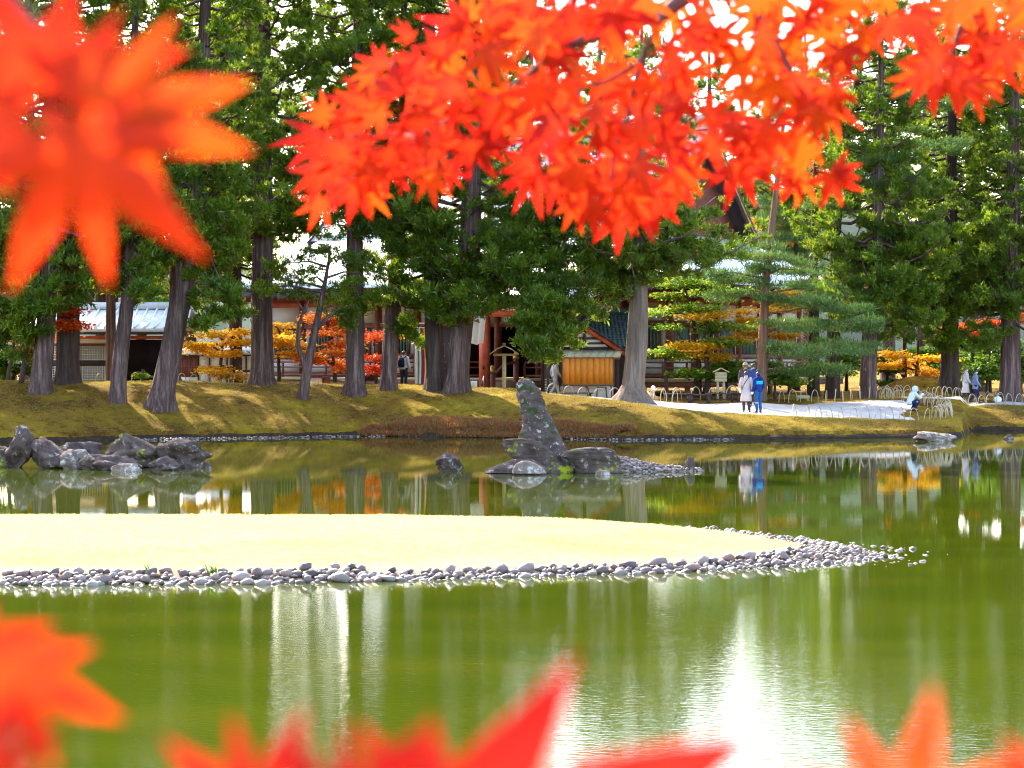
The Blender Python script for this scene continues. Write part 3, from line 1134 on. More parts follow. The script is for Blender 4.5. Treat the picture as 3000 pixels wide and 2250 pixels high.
boulder('rock', 'small low rock in front of the long humped rock', 284, 402, 1345, 1380, DL - 1.3, 'rock', 28, 0.7)
boulder('rock', 'small pointed rock with a pale rim before the rounded rock', 438, 520, 1345, 1381, DL - 1.5, 'rock', 29, 0.7, peak=0.05)
boulder('rock', 'squat brownish rock beside the blocky rock', -45, 38, 1320, 1372, DL + 0.2, 'rock_moss', 30, 0.8)
boulder('rock', 'fist sized rock tip just off the rounded shore rock', 602, 624, 1361, 1378, DL - 0.8, 'rock', 31, 0.8, sub=ICO3)
boulder('rock', 'thin pale rock awash before the small low rock', 322, 410, 1366, 1384, DL - 2.0, 'rock_pink', 38, 0.5, sub=ICO3)

# the standing stone
DS_ = 61.0
k = MPP(DS_)


def profile_stone(name, label, prof, d, depth, mat, seed, seg=40, amp=0.05, cat='rock', sub=9, yoff=0.0, wedge=0.0):
    """prof: (row, left px, right px) from top to bottom; cross sections are flattened, slightly angular ellipses"""
    rows = np.array([p[0] for p in prof], float)
    n = sub * (len(prof) - 1) + 1
    rr = np.interp(np.linspace(0, len(prof) - 1, n), np.arange(len(prof)), rows)
    xl = np.interp(rr, rows, [p[1] for p in prof])
    xr = np.interp(rr, rows, [p[2] for p in prof])
    kk = MPP(d)
    x0 = (xl.mean() + xr.mean()) / 2
    v = []
    for i in range(n):
        z = EYE - (rr[i] - HY) * kk
        cx_, hw = ((xl[i] + xr[i]) / 2 - x0) * kk, max((xr[i] - xl[i]) / 2 * kk, 0.01)
        dep = hw * depth * (1 - wedge * (1 - i / n))
        for q in range(seg):
            a = 2 * math.pi * q / seg
            c, s = math.cos(a), math.sin(a)
            e = 0.72
            v.append((cx_ + hw * math.copysign(abs(c) ** e, c), dep * math.copysign(abs(s) ** e, s), z))
    v = np.array(v)
    nrm = v.copy()
    for i in range(n):
        blk = slice(i * seg, (i + 1) * seg)
        cc = v[blk].mean(0)
        nrm[blk] = v[blk] - cc
    nrm /= np.linalg.norm(nrm, axis=1)[:, None] + 1e-9
    v = v + nrm * (noise_disp(v, amp * 1.3, 1.3, seed) + noise_disp(v, amp * 0.7, 4.0, seed + 3) + noise_disp(v, amp * 0.35, 11.0, seed + 5))[:, None]
    f = [(i * seg + q, (i + 1) * seg + q, (i + 1) * seg + (q + 1) % seg, i * seg + (q + 1) % seg) for i in range(n - 1) for q in range(seg)]
    v = np.concatenate([v, [v[:seg].mean(0)]])
    f3 = [(n * seg, q, (q + 1) % seg) for q in range(seg)]
    o = obj(name, mesh_np(name, v, [np.array(f), np.array(f3)], M[mat], True))
    o.location = ((x0 - CX) * kk, d + yoff, 0)
    return tag(o, label, cat)


profile_stone('standing_stone', 'tall leaning standing stone with pale lichen rising from the pond', [
    (1109, 1527, 1545), (1112, 1517, 1553), (1120, 1509, 1564), (1135, 1504, 1580), (1160, 1508, 1589), (1184, 1520, 1596), (1215, 1523, 1610), (1257, 1524, 1629),
    (1290, 1524, 1643), (1325, 1524, 1659), (1384, 1522, 1680)], 61.4, 0.62, 'stone_tall', 4, amp=0.075, cat='standing stone')
profile_stone('rock', 'mossy slab tilted up against the foot of the standing stone', [
    (1285, 1500, 1556), (1287, 1476, 1566), (1300, 1475, 1592), (1316, 1480, 1616), (1336, 1492, 1636), (1352, 1520, 1654), (1366, 1530, 1672), (1384, 1535, 1690)], 60.3, 0.35, 'rock_moss', 8, amp=0.09)
profile_stone('rock', 'flat pointed rock lying in the water below the tilted slab', [
    (1345, 1500, 1560), (1352, 1486, 1580), (1362, 1460, 1590), (1372, 1438, 1600), (1384, 1425, 1606)], 60.0, 0.5, 'rock', 9, amp=0.04)
profile_stone('rock', 'pale edged low rock in front of the tilted slab', [
    (1350, 1528, 1552), (1358, 1512, 1570), (1370, 1504, 1590), (1386, 1500, 1600)], 59.2, 0.6, 'rock_pink', 12, amp=0.03)
profile_stone('rock', 'dark mossy boulder with a ribbed top beside the tilted slab', [
    (1310, 1730, 1775), (1314, 1690, 1795), (1322, 1655, 1806), (1336, 1652, 1816), (1352, 1672, 1820), (1368, 1692, 1824), (1384, 1690, 1828)], 60.2, 0.5, 'rock_moss', 15, amp=0.10)
boulder('rock', 'isolated jagged small rock standing alone in the pond', 1282, 1350, 1328, 1376, 61.0, 'rock', 41, 0.7, peak=-0.15, facets=9)
boulder('rock', 'small upright stone on the gravel spit', 2008, 2034, 1326, 1362, 61.0, 'rock', 42, 0.8, facets=8, sub=ICO3)
boulder('rock', 'low flat rock in the water below the grassy promontory', 2686, 2795, 1274, 1297, 83.0, 'rock_pink', 43, 0.6)
boulder('rock', 'tiny rock awash near the bank behind the promontory', 2938, 2968, 1284, 1296, 85.0, 'rock', 44, 0.6, sub=ICO3)
boulder('rock', 'white wet stone awash before the dark mossy boulder', 1748, 1790, 1374, 1386, 59.0, 'rock_pink', 45, 0.6, sub=ICO3)


# gravel spit behind the boulder
def spit_z(x, y):
    u = CX + F * x / y
    lon = np.interp(u, [1640, 1720, 1830, 1900, 2000, 2050, 2080], [0.1, 0.42, 0.36, 0.20, 0.10, 0.05, -0.15])
    cyy = np.interp(u, [1640, 1830, 2080], [61.6, 61.4, 61.0])
    wd = np.interp(u, [1640, 1830, 2080], [1.2, 1.3, 0.5])
    return lon - 0.5 * ((y - cyy) / wd) ** 2 - 0.02


o = obj('gravel_spit', grid_mesh('gravel_spit', np.arange(1.2, 5.6, 0.07), np.arange(59.4, 63.4, 0.07), lambda x, y: np.maximum(spit_z(x, y), -0.5), M['rock_pink']))
o['kind'] = 'structure'
vs_, fs_, ts_, nv = [], [], [], 0
r = np.random.default_rng(9)
for q in range(1500):
    x, y = r.uniform(1.6, 5.3), r.uniform(59.8, 62.6)
    z = float(spit_z(np.float64(x), np.float64(y)))
    if z < -0.03:
        continue
    v, f = PEB[r.integers(0, 10)]
    s = r.uniform(0.035, 0.095)
    th = r.uniform(0, 6.28)
    g = v * s
    g = np.stack([g[:, 0] * math.cos(th) - g[:, 1] * math.sin(th), g[:, 0] * math.sin(th) + g[:, 1] * math.cos(th), g[:, 2]], -1) + np.array([x, y, z + s * 0.2])
    vs_.append(g); fs_.append(f + nv); nv += len(v)
    t = np.zeros((len(v), 3)); t[:, 0] = r.random(); ts_.append(t)
g = obj('pebbles', mesh_np('pebbles', np.concatenate(vs_), [np.concatenate(fs_)], M['cobble'], True, np.concatenate(ts_)), o)
g['kind'] = 'stuff'

# ------------------------------------------------------------------ trees on the bank and behind it
cedar('dark leaning cedar with low drooping foliage at the end of the mossy bank', [(115, 1150), (135, 985), (150, 700), (165, -100)], 58, 900, 3.6, 25, 1, pads=[(60, 880, 110, 70), (90, 960, 70, 50), (40, 1010, 70, 50), (30, 760, 110, 80), (100, 680, 120, 70)])
cedar('thick straight grey cedar standing behind the dark leaning one', [(197, 1122), (200, 780), (205, -200)], 66, 740, 3.8, 27, 2, bark='bark_dark')
cedar('slim cedar before the white gatehouse wall', [(296, 1112), (294, 800), (296, 0)], 38, 830, 3.0, 22, 3)
cedar('knotty cedar with a bulge in its trunk, low on the slope', [(342, 1176), (352, 1040), (374, 890), (384, 700), (395, 100)], 46, 800, 3.0, 22, 4, pads=[(380, 760, 70, 50), (420, 830, 60, 45), (350, 850, 50, 40), (400, 700, 80, 50)])
cedar('slender cedar with a curved foot behind the knotty cedar', [(388, 1108), (402, 1030), (424, 950), (428, 850), (432, 500)], 32, 840, 2.8, 18, 5)
cedar('stout cedar leaning strongly over the slope with bare root', [(462, 1190), (492, 1080), (540, 830), (572, 620), (600, 100)], 70, 720, 3.8, 25, 6, flare=0.55, pads=[(610, 800, 80, 60), (650, 730, 80, 60), (580, 720, 70, 60), (660, 860, 70, 40), (640, 930, 70, 30), (560, 880, 40, 30), (700, 900, 40, 30), (620, 960, 60, 20)])
cedar('slim cedar with low boughs behind the knotty cedar', [(325, 1112), (326, 800), (330, 200)], 30, 850, 2.6, 19, 204, d=99, dens=.8)  # added so that its low crown shades the bank
cedar('slim cedar with low boughs behind the stout leaning cedar', [(512, 1112), (508, 800), (505, 200)], 32, 850, 2.3, 20, 205, d=101, dens=.7)  # added for bank shade, crown kept thin for streaks of sun
cedar('shaded cedar behind the yellow maple', [(692, 1108), (693, 800), (700, 0)], 36, 800, 2.8, 24, 7, d=101, bark='bark_dark')
cedar('tall straight fluted cedar between the yellow maples', [(768, 1128), (766, 900), (771, 560), (776, -200)], 66, 690, 3.8, 28, 8, flare=0.4, pads=[(760, 660, 110, 50), (860, 640, 90, 50)])
cedar('tall cedar with a splintered foot on the crest of the bank', [(1042, 1154), (1040, 900), (1040, 600), (1052, -200)], 56, 660, 3.4, 27, 9, flare=0.45, pads=[(1075, 880, 70, 45), (1040, 930, 40, 40), (1100, 650, 90, 50)])
cedar('cedar tilted slightly beside the person with a backpack', [(1136, 1142), (1150, 900), (1164, 760), (1178, 500), (1185, -100)], 46, 680, 3.2, 24, 10, pads=[(1180, 975, 62, 30), (1210, 1005, 36, 26), (1215, 700, 80, 60), (1190, 860, 60, 40)])
cedar('broad cedar trunk fused with its twin behind the striped banner', [(1276, 1140), (1272, 1000), (1262, 700), (1260, 0)], 58, 880, 3.6, 26, 11, pads=[(1270, 900, 110, 55), (1220, 820, 90, 60), (1210, 740, 90, 60)], bark='bark_dark')
cedar('twin cedar trunk with deep furrows beside the red pillar', [(1333, 1147), (1345, 1000), (1368, 850), (1380, 650), (1388, 0)], 68, 860, 3.8, 27, 12, pads=[(1400, 800, 120, 70), (1430, 880, 100, 50), (1330, 930, 80, 40), (1480, 820, 100, 80)])
cedar('massive pale cedar with spreading buttress roots beside the path', [(1848, 1177), (1868, 1000), (1872, 850), (1876, 600), (1880, 250)], 66, 800, 4.5, 16.8, 13, flare=1.25, bark='bark_pale', dens=1.35,
      pads=[(1640, 880, 130, 80, -1.5), (1700, 790, 150, 80), (1580, 960, 90, 60, -1.5), (1555, 1030, 40, 40, -1.6), (1650, 980, 80, 40, -1.4), (1960, 760, 90, 60), (1560, 800, 110, 80), (1500, 720, 110, 80), (1740, 900, 60, 40), (1590, 890, 90, 60, -1.8), (1830, 780, 120, 60), (1620, 1030, 30, 40, -1.6), (1980, 680, 90, 60), (1600, 640, 130, 60), (1720, 620, 130, 60), (1500, 640, 110, 60), (1620, 730, 120, 50), (1800, 850, 60, 40), (1780, 680, 120, 60), (1900, 620, 110, 60), (1680, 540, 120, 60), (1560, 560, 120, 60)])
cedar('dark cedar rising behind the spreading pine', [(2386, 1140), (2386, 700), (2390, 500)], 34, 640, 2.8, 17, 14, d=106, bark='bark_dark')
cedar('cedar trunk half hidden by the spreading pine branches', [(2542, 1162), (2548, 1000), (2570, 780), (2580, 300)], 50, 960, 3.8, 20, 17, d=100.3, pads=[(2480, 760, 90, 60), (2560, 850, 90, 60), (2620, 900, 80, 50), (2600, 700, 100, 70), (2640, 800, 90, 70), (2660, 960, 70, 40), (2700, 880, 80, 50), (2690, 700, 80, 60)])
cedar('dark cedar growing on the bare earth mound', [(2780, 1112), (2782, 900), (2790, 300)], 54, 990, 4.0, 21, 18, d=106.5, flare=0.7, bark='bark_dark', pads=[(2720, 900, 100, 60), (2760, 820, 100, 60), (2700, 780, 110, 70), (2820, 760, 80, 60), (2740, 990, 80, 40), (2830, 880, 60, 40), (2660, 900, 60, 60)])
cedar('grey cedar beside the walking couple', [(2958, 1148), (2960, 900), (2970, 480), (2976, 0)], 62, 940, 3.6, 22, 19, d=104, flare=0.4, pads=[(2900, 880, 80, 60), (2960, 800, 90, 60), (2880, 760, 90, 60), (2990, 900, 60, 50), (2920, 980, 50, 30), (2860, 1020, 50, 30), (2940, 700, 90, 60)])
# the grove carried on with added, mostly unseen cedars that shade the slope
cedar('cedar with boughs to the ground beyond the bank end', [(-130, 1125), (-130, 700), (-120, 0)], 60, 930, 3.6, 25, 201, d=96)
cedar('cedar shading the mossy slope from beyond the bank end', [(-300, 1125), (-300, 700), (-290, 0)], 60, 900, 3.6, 26, 202, d=100)
cedar('cedar standing farther along the shore past the bank end', [(-420, 1125), (-420, 700), (-410, 0)], 60, 990, 4.4, 25, 203, d=92)
# back row behind the hall
BACK = [(-120, 128, 28, 'beyond the gatehouse roof, outermost'), (90, 126, 27, 'rising behind the lattice wall'), (330, 124, 26, 'rising behind the gatehouse ridge'), (560, 127, 28, 'between the gatehouse and the hall'),
        (690, 135, 27, 'behind the corner of the hall'), (930, 138, 29, 'behind the hall roof above the banner'), (1150, 136, 28, 'behind the hall ridge'), (1380, 134, 27, 'behind the porch of the hall'), (1560, 140, 28, 'behind the small tiled shelter'),
        (1740, 142, 26, 'beyond the hall gable'), (2700, 124, 22, 'behind the earth mound'), (2860, 122, 24, 'behind the red maple'), (3040, 120, 25, 'beyond the walking couple'), (2600, 132, 21, 'behind the spreading pines'),
        (2090, 150, 23, 'far behind the hall beside its gable'), (2250, 152, 21.5, 'far behind the hall beyond the red barked pine'), (2370, 148, 23, 'far behind the dark trunked pine')]
for i, (u, d, h, where) in enumerate(BACK):
    cedar('tall pale green cedar ' + where, [(u, 1100), (u + R_.uniform(-15, 15), 500), (u + R_.uniform(-25, 25), 100)], 44, 860 if u < 700 else 640, 4.4, h, 60 + i, d=d, dens=0.75, leafmat='cedar_far', group='cedars behind the temple hall', size=(1.1, 1.8), bark='bark')

# small crooked conifer in front of the hall
pads_tree('conifer_tree', 'small crooked forked conifer with cloud like pads on the bank', 'tree', [(885, 1167), (903, 1060), (925, 960), (946, 860), (968, 740)], 34,
          [(850, 770, 62, 32), (820, 830, 70, 30), (905, 815, 60, 30), (985, 760, 75, 40), (930, 715, 62, 38), (1020, 840, 70, 34), (760, 840, 40, 22), (880, 860, 50, 22), (1060, 800, 60, 32), (1000, 900, 50, 26)],
          'cedar', 'cedar', 'bark', 31, group='small trees on the bank', size=(0.5, 0.85), forks=[[(893, 1075), (872, 1010), (876, 950), (890, 910), (870, 880)], [(890, 915), (905, 880)], [(930, 960), (960, 930), (1000, 900)]], depth=0.8, sub=600)

# pines
PB = [(2100, 760, 130, 18), (2220, 715, 80, 14), (2050, 800, 80, 16), (2330, 790, 150, 18), (2180, 830, 120, 18), (2420, 850, 130, 20), (2470, 905, 110, 18), (2330, 880, 120, 20), (2140, 870, 70, 16), (2440, 960, 120, 22), (2330, 960, 110, 22), (2400, 1030, 150, 20), (2290, 1030, 70, 18), (2480, 1010, 90, 16), (2350, 1090, 110, 20), (2440, 1075, 70, 16), (2260, 760, 70, 14), (2540, 940, 40, 12)]
pads_tree('pine_tree', 'spreading red barked pine with layered branches behind the standing visitors', 'tree', [(2228, 1174), (2236, 1000), (2242, 830), (2263, 650), (2290, 420), (2300, 300)], 36, PB + [(2250, 480, 80, 16), (2330, 420, 80, 14), (2200, 540, 60, 14), (2340, 330, 90, 16), (2270, 260, 80, 16), (2200, 400, 60, 12)],
          'pine', 'pine', 'bark_pine', 41, group='pines by the path', thick=0.14, size=(0.8, 1.25), depth=1.6, sub=320)
PB2 = [(2540, 250, 110, 18), (2480, 330, 90, 16), (2620, 300, 110, 18), (2690, 180, 110, 18), (2560, 400, 120, 20), (2700, 430, 130, 20), (2620, 470, 110, 18), (2500, 460, 80, 16), (2530, 540, 90, 18), (2450, 600, 80, 16), (2640, 540, 90, 18), (2580, 160, 100, 18), (2640, 80, 120, 18), (2760, 300, 80, 18), (2500, 80, 80, 16), (2580, 20, 120, 18)]
pads_tree('pine_tree', 'tall dark trunked pine whose layered branches reach above the cedars', 'tree', [(2440, 1148), (2446, 800), (2456, 500), (2520, 200), (2560, -60)], 44, PB2, 'pine', 'pine', 'bark_dark', 42, d=102, group='pines by the path', thick=0.14, size=(0.8, 1.3), depth=1.8, sub=320)
for i, (u, y0, hgt, lab) in enumerate([(2330, 1000, 640, 'pale bluish pine glimpsed between two dark trunks'), ]):
    pads_tree('pine_tree', lab, 'tree', [(u, 1080), (u, 800), (u + 6, 560)], 26, [(u + dx, yy, 70, 14) for yy in range(600, 860, 34) for dx in (-40, 30)], 'pine', 'pine', 'bark_dark', 43 + i, d=126, group='pines by the path', thick=0.2, size=(1.1, 1.7), sub=300)

# maples and broadleaf trees
MP = dict(kind='leaf', group='autumn maples by the temple', depth=1.0, thick=0.12, size=(0.8, 1.2), sub=380, tipw=0.6)


def maple(label, path, width, pads, mat, seed, d=None, name='maple_tree', forks=(), **kw):
    a = dict(MP)
    a.update(kw)
    kind = a.pop('kind')
    return pads_tree(name, label, 'tree', path, width, pads, kind, mat, 'bark_dark', seed, d=d, forks=forks, flare=0.1, **a)


maple('red maple leaning out beside the dark leaning cedar', [(60, 1120), (80, 1000), (110, 900), (150, 830)], 16, [(150, 870, 60, 14), (200, 905, 40, 12), (190, 950, 50, 12), (120, 900, 50, 12), (215, 960, 30, 8), (160, 840, 40, 10)], 'maple_red', 51, d=90)
maple('orange maple low among the cedars at the bank end', [(20, 1110), (40, 1000), (70, 900)], 14, [(90, 1020, 50, 12), (60, 985, 40, 12), (20, 850, 60, 30), (110, 1035, 30, 8), (30, 790, 50, 20), (140, 980, 40, 10)], 'maple_orange', 52, d=93)
maple('golden yellow maple in tiers before the white plaster wall', [(640, 1105), (650, 1020), (660, 960)], 14, [(620, 985, 60, 12), (690, 1000, 60, 12), (600, 1005, 40, 8), (660, 1035, 60, 10), (650, 1085, 60, 10), (690, 1100, 40, 10), (710, 970, 40, 8), (600, 1020, 50, 6)], 'maple_yellow', 53, d=100)
maple('amber maple spreading between cedar trunks before the railing', [(820, 1108), (815, 1040), (820, 970)], 14, [(820, 990, 40, 20), (840, 1015, 50, 14), (800, 960, 30, 16), (860, 1030, 40, 10)], 'maple_yellow', 54, d=101)
maple('orange maple behind the small crooked conifer', [(985, 1110), (975, 1030), (960, 960)], 14, [(960, 950, 60, 26), (990, 985, 50, 24), (930, 1060, 60, 16), (980, 1075, 60, 16), (1000, 1020, 40, 20), (950, 925, 50, 12), (900, 1050, 30, 10)], 'maple_orange', 55, d=101)
maple('bright red maple beside the black notice stand', [(1105, 1112), (1100, 1060), (1095, 1000)], 12, [(1090, 1000, 40, 24), (1110, 1040, 40, 20), (1085, 1080, 36, 18), (1120, 985, 30, 14)], 'maple_red', 56, d=103)
maple('green and gold maple with flat tiers beside the massive pale cedar', [(2044, 1135), (2046, 1040), (2035, 950), (2020, 880)], 26, [(1980, 860, 90, 16), (2060, 900, 100, 18), (1960, 920, 70, 14), (2110, 860, 90, 16), (2020, 960, 80, 14), (2110, 950, 80, 16), (2080, 1080, 90, 18), (2000, 1090, 60, 12), (2140, 1010, 70, 16), (1990, 830, 80, 20), (2090, 830, 70, 16)], 'maple_lime', 57, d=101.5, forks=[[(2045, 1040), (2085, 980), (2110, 900)], [(2046, 1060), (2000, 1000), (1960, 930)]])
maple('maple with golden tiers reaching past the pale cedar trunk', [(2075, 1135), (2070, 1040), (2060, 1000)], 20, [(2010, 1008, 70, 9), (2060, 1018, 40, 8), (1960, 1020, 50, 10), (2095, 1045, 34, 8), (2140, 1000, 50, 8), (2080, 925, 50, 7)], 'maple_yellow', 58, d=100.5)
maple('pale lime maple bough against the dark veranda', [(1955, 1135), (1950, 1080), (1945, 1030)], 14, [(1940, 1025, 50, 14), (1920, 1035, 30, 10), (1990, 1040, 40, 8)], 'maple_lime', 59, d=100)
maple('bright yellow maple glowing behind the spreading pine', [(2230, 1125), (2240, 1000), (2240, 900)], 16, [(2210, 930, 60, 22), (2290, 920, 50, 24), (2300, 850, 40, 18), (2250, 940, 70, 16), (2200, 980, 40, 10), (2330, 870, 30, 10), (2270, 985, 30, 8), (2280, 880, 40, 14)], 'maple_yellow', 60, d=106)
maple('orange maple showing through the dark cedars on the mound', [(2650, 1100), (2650, 900), (2660, 800)], 16, [(2610, 750, 40, 20), (2640, 800, 50, 20), (2600, 860, 30, 20), (2650, 930, 40, 20), (2740, 770, 20, 30), (2800, 760, 30, 30), (2840, 820, 30, 30), (2700, 860, 30, 16), (2560, 740, 30, 14)], 'maple_orange', 61, d=111)
maple('yellow green maple low behind the earth mound', [(2680, 1095), (2690, 1030), (2690, 980)], 14, [(2650, 1065, 30, 8), (2700, 1088, 30, 6), (2615, 1040, 30, 8), (2735, 1098, 26, 6), (2740, 1050, 24, 6), (2600, 1075, 20, 6)], 'maple_yellow', 62, d=111)
maple('scarlet maple beside the grey cedar', [(2850, 1105), (2850, 1010), (2850, 960)], 14, [(2830, 960, 50, 20), (2870, 975, 50, 16), (2890, 950, 30, 14), (2920, 880, 26, 18), (2990, 930, 20, 20), (2800, 970, 26, 12)], 'maple_red', 63, d=110)
maple('rounded green broadleaf shrub behind the walking couple', [(2890, 1125), (2895, 1080), (2900, 1040)], 12, [(2870, 1060, 60, 30), (2900, 1020, 60, 30), (2840, 1090, 50, 24), (2920, 1080, 40, 30)], 'broad', 64, d=109, name='shrub', group='shrubs by the temple')
maple('dark green shrub under the spreading pine', [(2270, 1140), (2270, 1110), (2272, 1080)], 10, [(2280, 1100, 50, 26), (2330, 1120, 50, 20), (2250, 1070, 40, 22)], 'broad', 65, d=99, name='shrub', group='shrubs by the temple')
maple('glossy green shrub behind the roofed sign on two posts', [(2130, 1140), (2130, 1110), (2130, 1080)], 10, [(2120, 1070, 50, 26), (2150, 1100, 50, 24), (2080, 1110, 50, 18)], 'broad', 66, d=101, name='shrub', group='shrubs by the temple')
maple('small lime green sapling between two cedar trunks on the crest', [(414, 1112), (416, 1100), (420, 1085)], 5, [(414, 1098, 10, 5), (422, 1106, 8, 4)], 'maple_lime', 67, d=96, name='sapling', group='shrubs by the temple', size=(0.35, 0.5), padr=.18, depth=.15)
maple('broad green tree filling the gap behind the shelter roof', [(1560, 1100), (1565, 900), (1570, 780)], 26, [(1540, 830, 90, 30), (1600, 780, 100, 40), (1500, 880, 80, 30), (1640, 850, 80, 30)], 'maple_lime', 68, d=128, name='broadleaf_tree', size=(1.2, 1.9))
maple('apricot tinted broadleaf tree beyond the hall gable', [(2300, 1080), (2300, 800), (2300, 700)], 30, [(2240, 660, 60, 30), (2300, 680, 70, 40), (2330, 740, 60, 30), (2270, 720, 60, 30)], 'maple_orange', 69, d=165, name='broadleaf_tree', size=(1.6, 2.4))
maple('sunlit yellow green tree beyond the gatehouse', [(520, 1090), (520, 950), (525, 850)], 24, [(470, 900, 50, 30), (440, 860, 40, 30), (380, 940, 40, 20), (620, 940, 50, 20), (540, 880, 50, 30), (120, 800, 60, 40), (60, 700, 50, 60)], 'maple_lime', 70, d=122, name='broadleaf_tree', size=(1.1, 1.6))

# bushes that close the view under the trees
for i, (u, d, py, rr) in enumerate([(2600, 118, 1060, 60), (2720, 119, 1050, 60), (2800, 117, 1070, 60), (2900, 118, 1040, 70), (2990, 117, 1050, 70), (3060, 118, 1060, 60), (2480, 122, 1040, 60), (2860, 121, 1000, 70)]):
    maple('dense dark green bush closing the view behind the earth mound', [(u, 1100), (u, 1080), (u + 3, 1050)], 12, [(u, py, rr, 40), (u + 15, py + 40, rr, 30), (u - 20, py - 30, rr * .7, 24)], 'broad', 300 + i, d=d, name='bush', group='bushes behind the earth mound', size=(1.0, 1.5))
for i, (u, d, py, rr) in enumerate([(-40, 112, 1060, 60), (40, 113, 1050, 60), (120, 114, 1040, 50), (10, 116, 980, 70)]):
    maple('dense green bush beside the lattice wall of the gatehouse', [(u, 1100), (u, 1080), (u + 3, 1050)], 12, [(u, py, rr, 40), (u + 15, py + 40, rr, 30), (u - 20, py - 30, rr * .7, 24)], 'broad', 320 + i, d=d, name='bush', group='bushes beside the gatehouse', size=(1.0, 1.5))

# ------------------------------------------------------------------ temple hall
HC = Vector((7.6, 107.0, 1.25))
hall = empty('temple_hall', HC, math.radians(-30))
tag(hall, 'large vermilion and white temple hall with a sweeping pale roof', 'temple')


def hx(u, Y=0.0):
    kq = (u - CX) / F
    return (kq * (107 + .866 * Y) - 7.6 - .5 * Y) / (.866 + .5 * kq)


def hd(X, Y=0.0):
    return 107 - .5 * X + .866 * Y


def hz(py, X, Y=0.0):
    return EYE - (py - HY) / F * hd(X, Y) - 1.25


XL, XR, YB = -24.0, 0.0, 16.0
EZ = 5.15


def roof_h(s):
    return EZ + 0.30 + 0.48 * s + 0.031 * s * s


def upturn(x, y):
    ax = min(1, abs(x - (XL + XR) / 2) / (12 + 2.4))
    ay = min(1, abs(y - 8) / (8 + 2.4))
    return 0.55 * (max(ax, 0.0) ** 8) * (max(ay, 0.0) ** 6)


O = 2.4
ex0, ex1, ey0, ey1 = XL - O, XR + O, -O, YB + O
SG = 4.4                                              # inset of the gable
mb = MB()


def strip(fn, ss, n, rev=False):
    pv = []
    for s in ss:
        for i in range(n + 1):
            pv.append(fn(s, i / n))
    m = n + 1
    q4 = [(a * m + i, a * m + i + 1, (a + 1) * m + i + 1, (a + 1) * m + i) for a in range(len(ss) - 1) for i in range(n)]
    mb.add(pv, f4=[q[::-1] for q in q4] if rev else q4)


def z_at(s, x, y):
    return roof_h(s) + upturn(x, y) * max(0, 1 - s / 4)


def slope_front(s, t, back=False):
    ins = min(s, SG)
    x = ex0 + ins + (ex1 - ex0 - 2 * ins) * t
    if s > SG + 0.01:
        x = ex0 + SG - 0.7 + (ex1 - ex0 - 2 * SG + 1.4) * t
    y = ey1 - s if back else ey0 + s
    return (x, y, z_at(s, x, y))


def slope_side(s, t, left=False):
    y = ey0 + s + (ey1 - ey0 - 2 * s) * t
    x = ex0 + s if left else ex1 - s
    return (x, y, z_at(s, x, y))


lo = list(np.linspace(0, SG, 6))
hi = [SG + 0.02] + list(np.linspace(SG + 1, 10.4, 7))
for bk in (False, True):
    strip(lambda s, t: slope_front(s, t, bk), lo, 32, bk)
    strip(lambda s, t: slope_front(s, t, bk), hi, 8, bk)
    strip(lambda s, t: slope_side(s, t, bk), lo, 24, bk)
# thickness: underside a little lower
mb.mesh
roof = mb.build('roof', M['copper_roof'], hall, True)
sol = roof.modifiers.new('thick', 'SOLIDIFY')
sol.thickness = 0.22
roof.data.materials.append(M['dark_wood'])
sol.material_offset = 1
sol.material_offset_rim = 1
sol.offset = 1 if False else -1
w = MB()
w.box(ex0 + SG - 0.9, ex1 - SG + 0.9, 7.65, 8.35, roof_h(10.4) - 0.1, roof_h(10.4) + 0.65)
w.build('ridge', M['tile_grey'], roof)
for gx, nm in ((ex1 - SG - 0.35, 1), (ex0 + SG + 0.35, -1)):
    w = MB()
    zz_ = [(ey0 + s, roof_h(s) - 0.25) for s in hi] + [(ey1 - s, roof_h(s) - 0.25) for s in hi[::-1]]
    v = [(gx, y, z) for y, z in zz_] + [(gx, 8.0, roof_h(SG) - 0.25)]
    n = len(zz_)
    w.add(v, f3=[(n, i, i + 1) for i in range(n - 1)])
    w.build('gable', M['redbrown'], roof)
    for sgn in (0, 1):
        w = MB()
        g = MB()
        for s0, s1 in zip(hi[:-1], hi[1:]):
            y0, y1 = (ey0 + s0, ey0 + s1) if sgn == 0 else (ey1 - s0, ey1 - s1)
            w.bar((gx + nm * 0.95, y0, roof_h(s0) - 0.28), (gx + nm * 0.95, y1, roof_h(s1) - 0.28), 0.14, 0.55)
            g.bar((gx + nm * 1.04, y0, roof_h(s0) - 0.30), (gx + nm * 1.04, y1, roof_h(s1) - 0.30), 0.03, 0.10)
        bb = w.build('bargeboard', M['dark_wood'], roof)
        g.build('gilt_line', M['gold'], roof)
    w = MB()
    w.ball((gx + nm * 1.1, 8.0, roof_h(10.4) - 0.5), 0.12, 0.45, 0.7)
    w.build('gable_pendant', M['redbrown'], roof)
